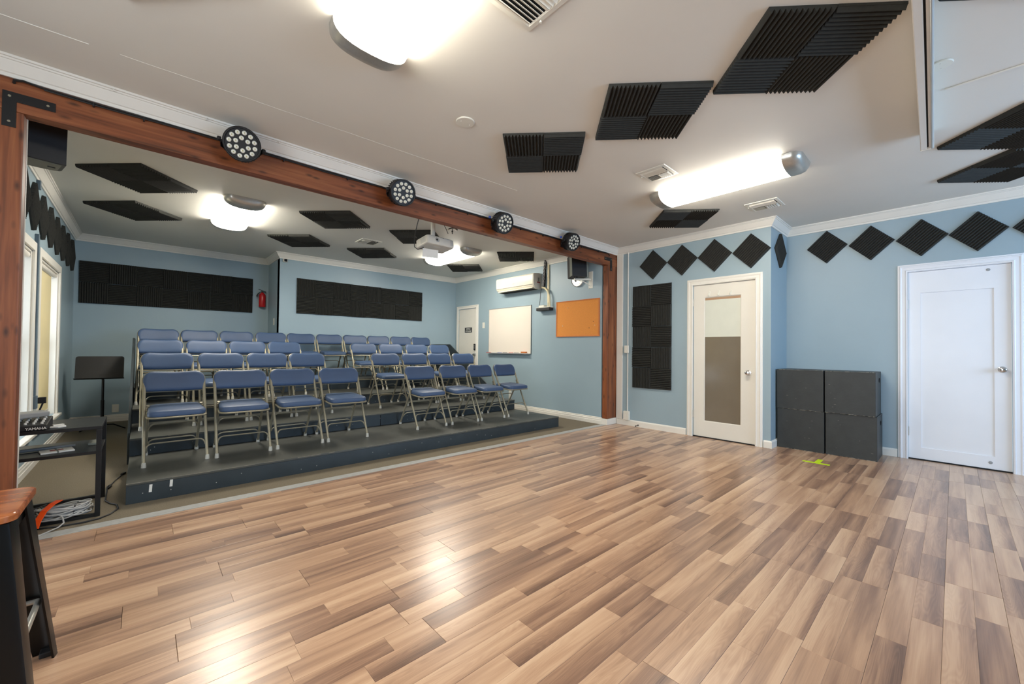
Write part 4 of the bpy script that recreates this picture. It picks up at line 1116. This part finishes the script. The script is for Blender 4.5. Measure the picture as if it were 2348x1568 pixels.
def doorstop():
    root = empty('door_stop', (XR, 3.20, .028), 'small black door stop on the skirting near the glazed door', 'door stop')
    MB().tube([(-.017, 0, 0), (-.085, 0, -.004)], .004, 8).lathe([(.010, 0), (.010, .006), (.005, .009)], (-.017, 0, 0), Matrix(((0,0,-1),(0,1,0),(1,0,0))), 12).build('rod', M['blackp'], root, smooth=50)
    MB().tube([(-.083, 0, -.004), (-.098, 0, -.005)], .008, 10).build('tip', M['blackp'], root, smooth=50)
doorstop()
def extinguisher():
    root = empty('fire_extinguisher', (1.583, YW1, 1.86), 'red fire extinguisher on the recessed back wall', 'fire extinguisher')
    MB().lathe([(.050, 0), (.054, .010), (.054, .205), (.046, .232), (.026, .250), (.018, .262)], (0, -.068, 0), 'Z', 24).build('cylinder', M['red'], root, smooth=50)
    MB().box((-.014, -.085, .262), (.014, -.050, .285)).build('valve', M['blackp'], root, bev=.003)
    MB().obox(Matrix.Translation((-.005, -.068, .300)) @ Matrix.Rotation(rad(18), 4, 'Y'), (.12, .018, .008)).build('lever', M['blackp'], root, bev=.002)
    MB().obox(Matrix.Translation((.018, -.068, .276)) @ Matrix.Rotation(rad(4), 4, 'Y'), (.08, .016, .007)).build('handle', M['blackp'], root, bev=.002)
    MB().tube([(-.012, -.068, .272), (-.045, -.070, .262), (-.075, -.072, .225), (-.088, -.072, .185)], [.007, .007, .008, .012], 8).build('nozzle', M['blackp'], root, smooth=50)
    MB().box((-.012, -.014, .03), (.012, -.0005, .28)).build('wall_hanger', M['grey'], root)
extinguisher()
def camera_():
    root = empty('security_camera', (1.765, YW2, 2.615), 'small white security camera with dark face under the crown moulding', 'camera')
    MB().box((-.034, -.055, -.030), (.034, -.0005, .028)).build('body', M['plastic'], root, bev=.008, seg=3)
    MB().box((-.024, -.058, -.026), (.026, -.0555, .020)).build('lens_face', M['blackgloss'], root, bev=.003)
camera_()
# painted raceway between the two windows
def raceway():
    root = empty('cable_conduit', (XL, 5.668, .55), 'grey-blue conduit between the two windows', 'conduit')
    MB().box((.0005, -.020, .10), (.028, .018, 2.15-.55)).box((.0005, -.020, 2.56-.55), (.028, .018, ZC-.65)).build('cover', M['conduit'], root, bev=.004)
    MB().box((.0005, -.026, 0.0), (.040, .026, .12)).build('foot_box', M['conduit'], root, bev=.006)
raceway()

# ------------------------------------------------------------------ dark cube boxes
def crate(y0, y1, z0, x0, label, dy=0):
    d, h = .455, .468; w = y1-y0; cy = (y0+y1)/2
    root = empty('rehearsal_box', (x0+d/2, cy, z0), label, 'box', 'dark painted wooden boxes')
    t = .016; hx = (-.035, .035)
    # side boards
    MB().box((-d/2, -w/2, .0), (-d/2+t, w/2, h)).build('front_panel', M['crate'], root, bev=.0025)
    MB().box((d/2-t, -w/2, .0), (d/2, w/2, h)).build('back_panel', M['crate'], root, bev=.0025)
    MB().box((-d/2+t, -w/2, h-t), (d/2-t, w/2, h)).build('top_panel', M['crate'], root, bev=.0025)
    MB().box((-d/2+t, w/2-t, 0), (d/2-t, w/2, h-t)).build('side_panel', M['crate'], root, bev=.002)
    # side with an oval hand hole
    hz0, hz1, hxa, hxb = h*.74, h*.86, d*.05, d*.05+.10
    hole = [(hxa+.05+.05*math.cos(a), (hz0+hz1)/2+.028*math.sin(a)) for a in [2*PI*k/16 for k in range(16)]]
    rect = []
    for k in range(16):
        a = 2*PI*k/16; c, s_ = math.cos(a), math.sin(a)
        X0_, X1_, Z0_, Z1_ = -d/2+t, d/2-t, 0, h-t; cx, cz = hxa+.05, (hz0+hz1)/2
        tx = ((X1_-cx)/c if c > 1e-6 else (X0_-cx)/c if c < -1e-6 else 1e9); tz = ((Z1_-cz)/s_ if s_ > 1e-6 else (Z0_-cz)/s_ if s_ < -1e-6 else 1e9)
        q = min(tx, tz); rect.append((cx+q*c, cz+q*s_))
    # snap the ring to the true corners
    for cxn, czn in ((-d/2+t, 0), (d/2-t, 0), (-d/2+t, h-t), (d/2-t, h-t)):
        k = min(range(16), key=lambda i: (rect[i][0]-cxn)**2+(rect[i][1]-czn)**2); rect[k] = (cxn, czn)
    vs = [(a, -w/2, b) for a, b in rect]+[(a, -w/2, b) for a, b in hole]+[(a, -w/2+t, b) for a, b in rect]+[(a, -w/2+t, b) for a, b in hole]
    fs = []
    for k in range(16):
        j = (k+1) % 16
        fs += [(k, j, 16+j, 16+k), (32+k, 48+k, 48+j, 32+j), (16+k, 16+j, 48+j, 48+k), (k, 32+k, 32+j, j)]
    MB().add(vs, fs).build('handle_panel', M['crate'], root)
    ch = MB(); rr = random.Random(label)
    for k in range(46):
        e = rr.choice(((-d/2-.0004, rr.uniform(-w/2, w/2-.04), .001), (-d/2-.0004, rr.uniform(-w/2, w/2-.04), h-.003)))
        ch.box((e[0], e[1], e[2]), (e[0]+.003, e[1]+rr.uniform(.006, .05), e[2]+rr.uniform(.0016, .0036)))
    for k in range(5):
        y = rr.uniform(-w/2+.03, w/2-.03); z = rr.uniform(.03, h-.05); ch.box((-d/2-.0004, y, z), (-d/2+.001, y+rr.uniform(.002, .02), z+.0012))
    ch.build('scuffs', M['chip'], root)['kind'] = 'stuff'
crate(.995, 1.452, .0, 5.705, 'lower dark box next to the blue wall corner')
crate(.548, .984, .0, 5.715, 'lower dark box with hand hole next to the white door casing')
crate(1.000, 1.456, .469, 5.700, 'upper dark box next to the blue wall corner')
crate(.558, .988, .469, 5.700, 'upper dark box with hand hole, nearer the white door')
# neon floor mark
tm = MB().box((5.142, .855, .0002), (5.192, 1.085, .0010)).box((5.192, .940, .0002), (5.36, .988, .0010))
o = tm.build('floor_mark', M['neon']); tag(o, 'neon yellow T-shaped tape mark on the floor before the dark boxes', 'tape mark')

# ------------------------------------------------------------------ music stand
def music_stand():
    root = empty('music_stand', (-.375, 7.55, 0), 'black music stand in the corner by the back wall', 'music stand')
    R = Matrix.Translation((-.03, 0, .845)) @ Matrix.Rotation(rad(-18), 4, 'X')
    MB().prism(rrect(.45, .31, .028, 4, .006), lambda a, b, h: R @ Vector((a, h, b)), -.002, .002).build('desk', M['blackp'], root, bev=.0008)
    MB().obox(R @ Matrix.Translation((0, -.030, -.155)), (.46, .060, .003)).build('ledge', M['blackp'], root)
    MB().tube([(-.01, .03, .86), (-.01, .01, .74), (0, 0, .68), (0, 0, .10)], .0125, 12).build('pole', M['black'], root, smooth=50)
    MB().tube([(0, 0, .42), (0, 0, .06)], .017, 12).build('outer_tube', M['black'], root, smooth=50)
    for k in range(3):
        a = 2*PI*k/3+.5
        MB().tube([(0, 0, .10), (.12*math.cos(a), .12*math.sin(a), .085), (.25*math.cos(a), .25*math.sin(a), .009)], .008, 8).build('leg', M['black'], root, smooth=50)
music_stand()

# ------------------------------------------------------------------ black metal shelf table and what lies on it
TZ = .600
def shelf_table():
    x0, x1, y0, y1 = -.715, -.190, 3.845, 4.335; cx, cy = (x0+x1)/2, (y0+y1)/2
    root = empty('shelf_table', (cx, cy, 0), 'low black metal side table with shelf behind the wooden post', 'side table')
    X0_, X1_, Y0_, Y1_ = x0-cx, x1-cx, y0-cy, y1-cy; t = .026
    MB().box((X0_, Y0_, TZ-.022), (X1_, Y1_, TZ)).build('table_top', M['black'], root, bev=.002)
    MB().box((X0_+.004, Y0_+.004, .415), (X1_-.004, Y1_-.004, .435)).build('shelf', M['black'], root, bev=.002)
    for xa in (X0_, X1_-t):
        for ya in (Y0_, Y1_-t): MB().box((xa, ya, 0), (xa+t, ya+t, TZ-.0225)).build('leg', M['black'], root, bev=.0015)
    for ya in (Y0_, Y1_-t): MB().box((X0_+t, ya, .004), (X1_-t, ya+t, .022)).build('bottom_rail', M['black'], root)
shelf_table()
def mixer():
    root = empty('audio_mixer', (-.545, 3.955, TZ), 'small black audio mixer cluttered with adapters on the side table', 'mixer')
    MB().prism([(-.10, 0), (.13, 0), (.13, .062), (-.10, .034)], lambda a, b, h: (h, a, b), -.11, .11).build('case', M['blackp'], root, bev=.005)
    kb = MB()
    for i in range(6):
        for j in range(4): kb.lathe([(.007, 0), (.006, .012), (.003, .013)], (-.085+i*.034, -.07+j*.045, .038+j*.0058), 'Z', 8)
    kb.build('knobs', M['letter'], root)['kind'] = 'stuff'
    lettering('YAMAHA', .021, root, Matrix(((1, 0, 0, .065), (0, 0, -1, -.1058), (0, 1, 0, .008), (0, 0, 0, 1))), M['letter'])
mixer()
o = MB().obox(Matrix.Translation((-.52, 3.98, TZ+.090)) @ Matrix.Rotation(rad(35), 4, 'Z') @ Matrix.Rotation(rad(6), 4, 'X'), (.15, .07, .032)).build('power_adapter', M['grey'], bev=.006); tag(o, 'grey power adapter lying on top of the audio mixer', 'adapter')
o = MB().obox(Matrix.Translation((-.632, 4.03, TZ+.090)) @ Matrix.Rotation(rad(-12), 4, 'Z') @ Matrix.Rotation(rad(7), 4, 'X'), (.10, .09, .034)).build('grey_hub', M['grille'], bev=.006); tag(o, 'flat dark grey box on top of the mixer beside the post', 'box')
pl = MB().tube([(-.425, 3.90, TZ+.008), (-.39, 3.885, TZ+.008), (-.36, 3.90, TZ+.009)], .007, 8).obox(Matrix.Translation((-.395, 3.925, TZ+.011)) @ Matrix.Rotation(.4, 4, 'Z'), (.05, .024, .020)).build('plug_adapters', M['paper'], smooth=40); tag(pl, 'white plugs lying on the table beside the mixer', 'plug')
mc = MB().tube([(-.50, 4.12, TZ+.0), (-.50, 4.12, TZ+.10), (-.485, 4.12, TZ+.15)], .005, 6).obox(Matrix.Translation((-.49, 4.12, TZ+.165)), (.035, .03, .04)).build('small_clip_stand', M['blackp']); tag(mc, 'small black clip on a stalk behind the mixer', 'clip stand')
o = MB().tube([(-.60, 4.07, .445), (-.56, 4.06, .447), (-.36, 4.09, .447), (-.33, 4.095, .447)], [.006, .0105, .0105, .006], 8).build('grey_wand', M['grey'], smooth=50); tag(o, 'long grey rounded wand on the lower shelf', 'wand')
def booklet():
    root = empty('white_booklet', (-.405, 3.985, .4355), 'white booklet lying on the lower shelf of the side table', 'booklet', rz=rad(12))
    MB().box((-.075, -.06, 0), (.075, .06, .010)).build('pages', M['paper'], root, bev=.002)
    MB().box((-.03, -.02, .0101), (.03, .02, .0104)).build('printed_label', M['rednote'], root)
    MB().box((-.004, -.061, .0), (.004, .061, .0112)).build('band', M['grille'], root)
booklet()
o = MB().box((-.270, 4.08, .4355), (-.222, 4.22, .452)).build('grey_case', M['grille'], bev=.004); tag(o, 'flat dark grey case at the open end of the lower shelf', 'case')

# coil of grey cable with an orange strap on the floor
cc = MB(); r7 = random.Random(21)
for k in range(22):
    n = 26; pts = []
    ph = r7.uniform(-.2, .2); ea = .118+r7.uniform(-.025, .012); eb = .045+r7.uniform(-.02, .025); zz = .010+k*.0024+r7.uniform(0, .006)
    ox_, oy_ = r7.uniform(-.012, .012), r7.uniform(-.018, .018)
    for i in range(n):
        a = 2*PI*i/n
        x = ea*math.cos(a)+ox_; y = eb*math.sin(a)+oy_
        pts.append((x*math.cos(ph)-y*math.sin(ph), x*math.sin(ph)+y*math.cos(ph), max(.0062, zz+.012*math.sin(a*2+k))))
    cc.tube(pts, .0048, 6, closed=True)
coil = cc.build('cable_coil', M['cable'], loc=(-.355, 3.905, .0245), smooth=60); tag(coil, 'coil of grey cable with orange strap on the floor by the side table', 'cable')
MB().tube([(.08, -.02, .02), (.115, -.005, .045), (.130, .01, .03), (.12, .02, .0), (.10, .02, -.008)], .0045, 6).tube([(-.03, -.05, .04), (.0, -.09, .02), (.01, -.13, -.005), (-.01, -.17, -.015), (-.08, -.25, -.018), (-.16, -.31, -.018)], .0045, 6).build('loose_end', M['cable'], coil, smooth=60)
st = MB()
sp = [(-.105, -.150, .0), (-.098, -.125, .035), (-.08, -.08, .075), (-.05, -.03, .100), (-.025, .01, .105)]
for a_, b_ in zip(sp[:-1], sp[1:]):
    A_, B_ = Vector(a_), Vector(b_); d = (B_-A_); dn = d.normalized(); sd = Vector((.85, -.52, 0)); nn = sd.cross(dn).normalized()
    R = Matrix((dn, sd, nn)).transposed().to_4x4(); R.translation = (A_+B_)/2; st.obox(R, (d.length+.006, .034, .004))
st.build('orange_strap', M['orange'], coil)
MB().tube([(.055+.010*math.cos(a), .06*math.cos(a)*1, .035+.042*math.sin(a)) for a in [2*PI*i/14 for i in range(14)]], .004, 6, closed=True).build('cable_tie', M['blackp'], coil)
kk = MB()
for k in range(9):
    pts = [(r7.uniform(-.10, .10), r7.uniform(-.07, .07), .006+r7.uniform(0, .055)) for _ in range(6)]
    cr = []
    for i in range(5):
        for q in range(4):
            t = q/4; p0 = Vector(pts[max(i-1, 0)]); p1 = Vector(pts[i]); p2 = Vector(pts[i+1]); p3_ = Vector(pts[min(i+2, 5)])
            cr.append(.5*((2*p1)+(p2-p0)*t+(2*p0-5*p1+4*p2-p3_)*t*t+(3*p1-p0-3*p2+p3_)*t**3))
    for v in cr: v.z = max(v.z, .006)
    kk.tube(cr, .005, 6)
o = kk.build('black_cable_tangle', M['blackp'], loc=(-.52, 4.06, 0), smooth=60); tag(o, 'black cable tangle on the floor behind the grey cable coil', 'cable')
# long black lead along the carpet edge
pts = [(-.46, 3.80, .006), (-.36, 3.765, .006), (-.26, 3.755, .006), (-.19, 3.775, .006), (-.14, 3.83, .006), (-.105, 3.92, .006), (-.115, 4.02, .006), (-.15, 4.08, .006), (-.18, 4.18, .006), (-.183, 4.30, .006), (-.185, 4.45, .006),
       (-.19, 4.56, .008), (-.175, 4.60, .012), (-.165, 4.55, .012), (-.18, 4.50, .01), (-.17, 4.62, .006), (-.15, 4.74, .006), (-.115, 4.90, .008)]
ld = MB().tube(pts, .005, 6).build('black_lead', M['blackp'], smooth=60); tag(ld, 'long black lead curling over the carpet from side table to platform', 'cable')
MB().obox(Matrix.Translation((-.105, 4.94, .011)) @ Matrix.Rotation(rad(70), 4, 'Z'), (.06, .018, .014)).build('plug', M['blackp'], ld, bev=.003)

# ------------------------------------------------------------------ metal stool with wooden seat
def stool():
    SZ = .635
    root = empty('metal_stool', (-.44, 2.045, 0), 'black metal stool with wooden seat at the frame edge', 'stool')
    w = .345
    MB().pad(rrect(w, w, .035, 5), [(.006, SZ-.026), (.0, SZ-.022), (0, SZ-.006), (.004, SZ-.001), (.012, SZ)], XY).build('seat', M['seatwood'], root, smooth=40)
    tp, bt = .142, .205
    ap = MB().sweep([(-tp-.012, -tp-.012), (tp+.012, -tp-.012), (tp+.012, tp+.012), (-tp-.012, tp+.012)], [(0, SZ-.085), (.004, SZ-.085), (.004, SZ-.027), (0, SZ-.027)], XY, closed=True)
    ap.build('apron', M['blackgloss'], root)
    for sx in (-1, 1):
        for sy in (-1, 1):
            # folded sheet leg: broad rounded corner, tapering to a narrow foot
            mb = MB(); st_ = []
            for t in (0, .12, .35, .6, .82, .97, 1.0):
                z = (SZ-.028)*(1-t); c = tp+.006+(bt-tp)*t
                wd = .090*(1-t)+.046*t
                pr = [(-wd, .012), (-wd*.45, .018), (0.004, .012), (.010, .010), (.012, .004), (.018, -wd*.45), (.012, -wd), (.006, -wd), (.008, -wd*.45), (.0, -.002), (-.002, 0), (-wd*.45, .010), (-wd, .006)]
                st_.append([(sx*(c+a), sy*(c+b), z) for a, b in pr])
            n = len(st_[0]); vs = [v for r in st_ for v in r]; fs = []
            for q in range(len(st_)-1):
                for i in range(n): fs.append((q*n+i, q*n+(i+1) % n, (q+1)*n+(i+1) % n, (q+1)*n+i))
            fs.append(tuple(range(n))); fs.append(tuple((len(st_)-1)*n+i for i in range(n)))
            lg = mb.add(vs, fs).build('leg', M['blackgloss'], root, smooth=35)
            MB().box((sx*bt-.022, sy*bt-.022, 0), (sx*bt+.018*1, sy*bt+.018, .020)).build('foot_pad', M['blackp'], lg, bev=.004)
    c = tp+(bt-tp)*.66-.004; z = SZ*.34
    for a, b in (((-c, -c), (c, -c)), ((c, -c), (c, c)), ((c, c), (-c, c)), ((-c, c), (-c, -c))):
        MB().tube([(a[0], a[1], z), (b[0], b[1], z)], .009, 8).build('foot_rail', M['nickel'], root, smooth=50)
stool()
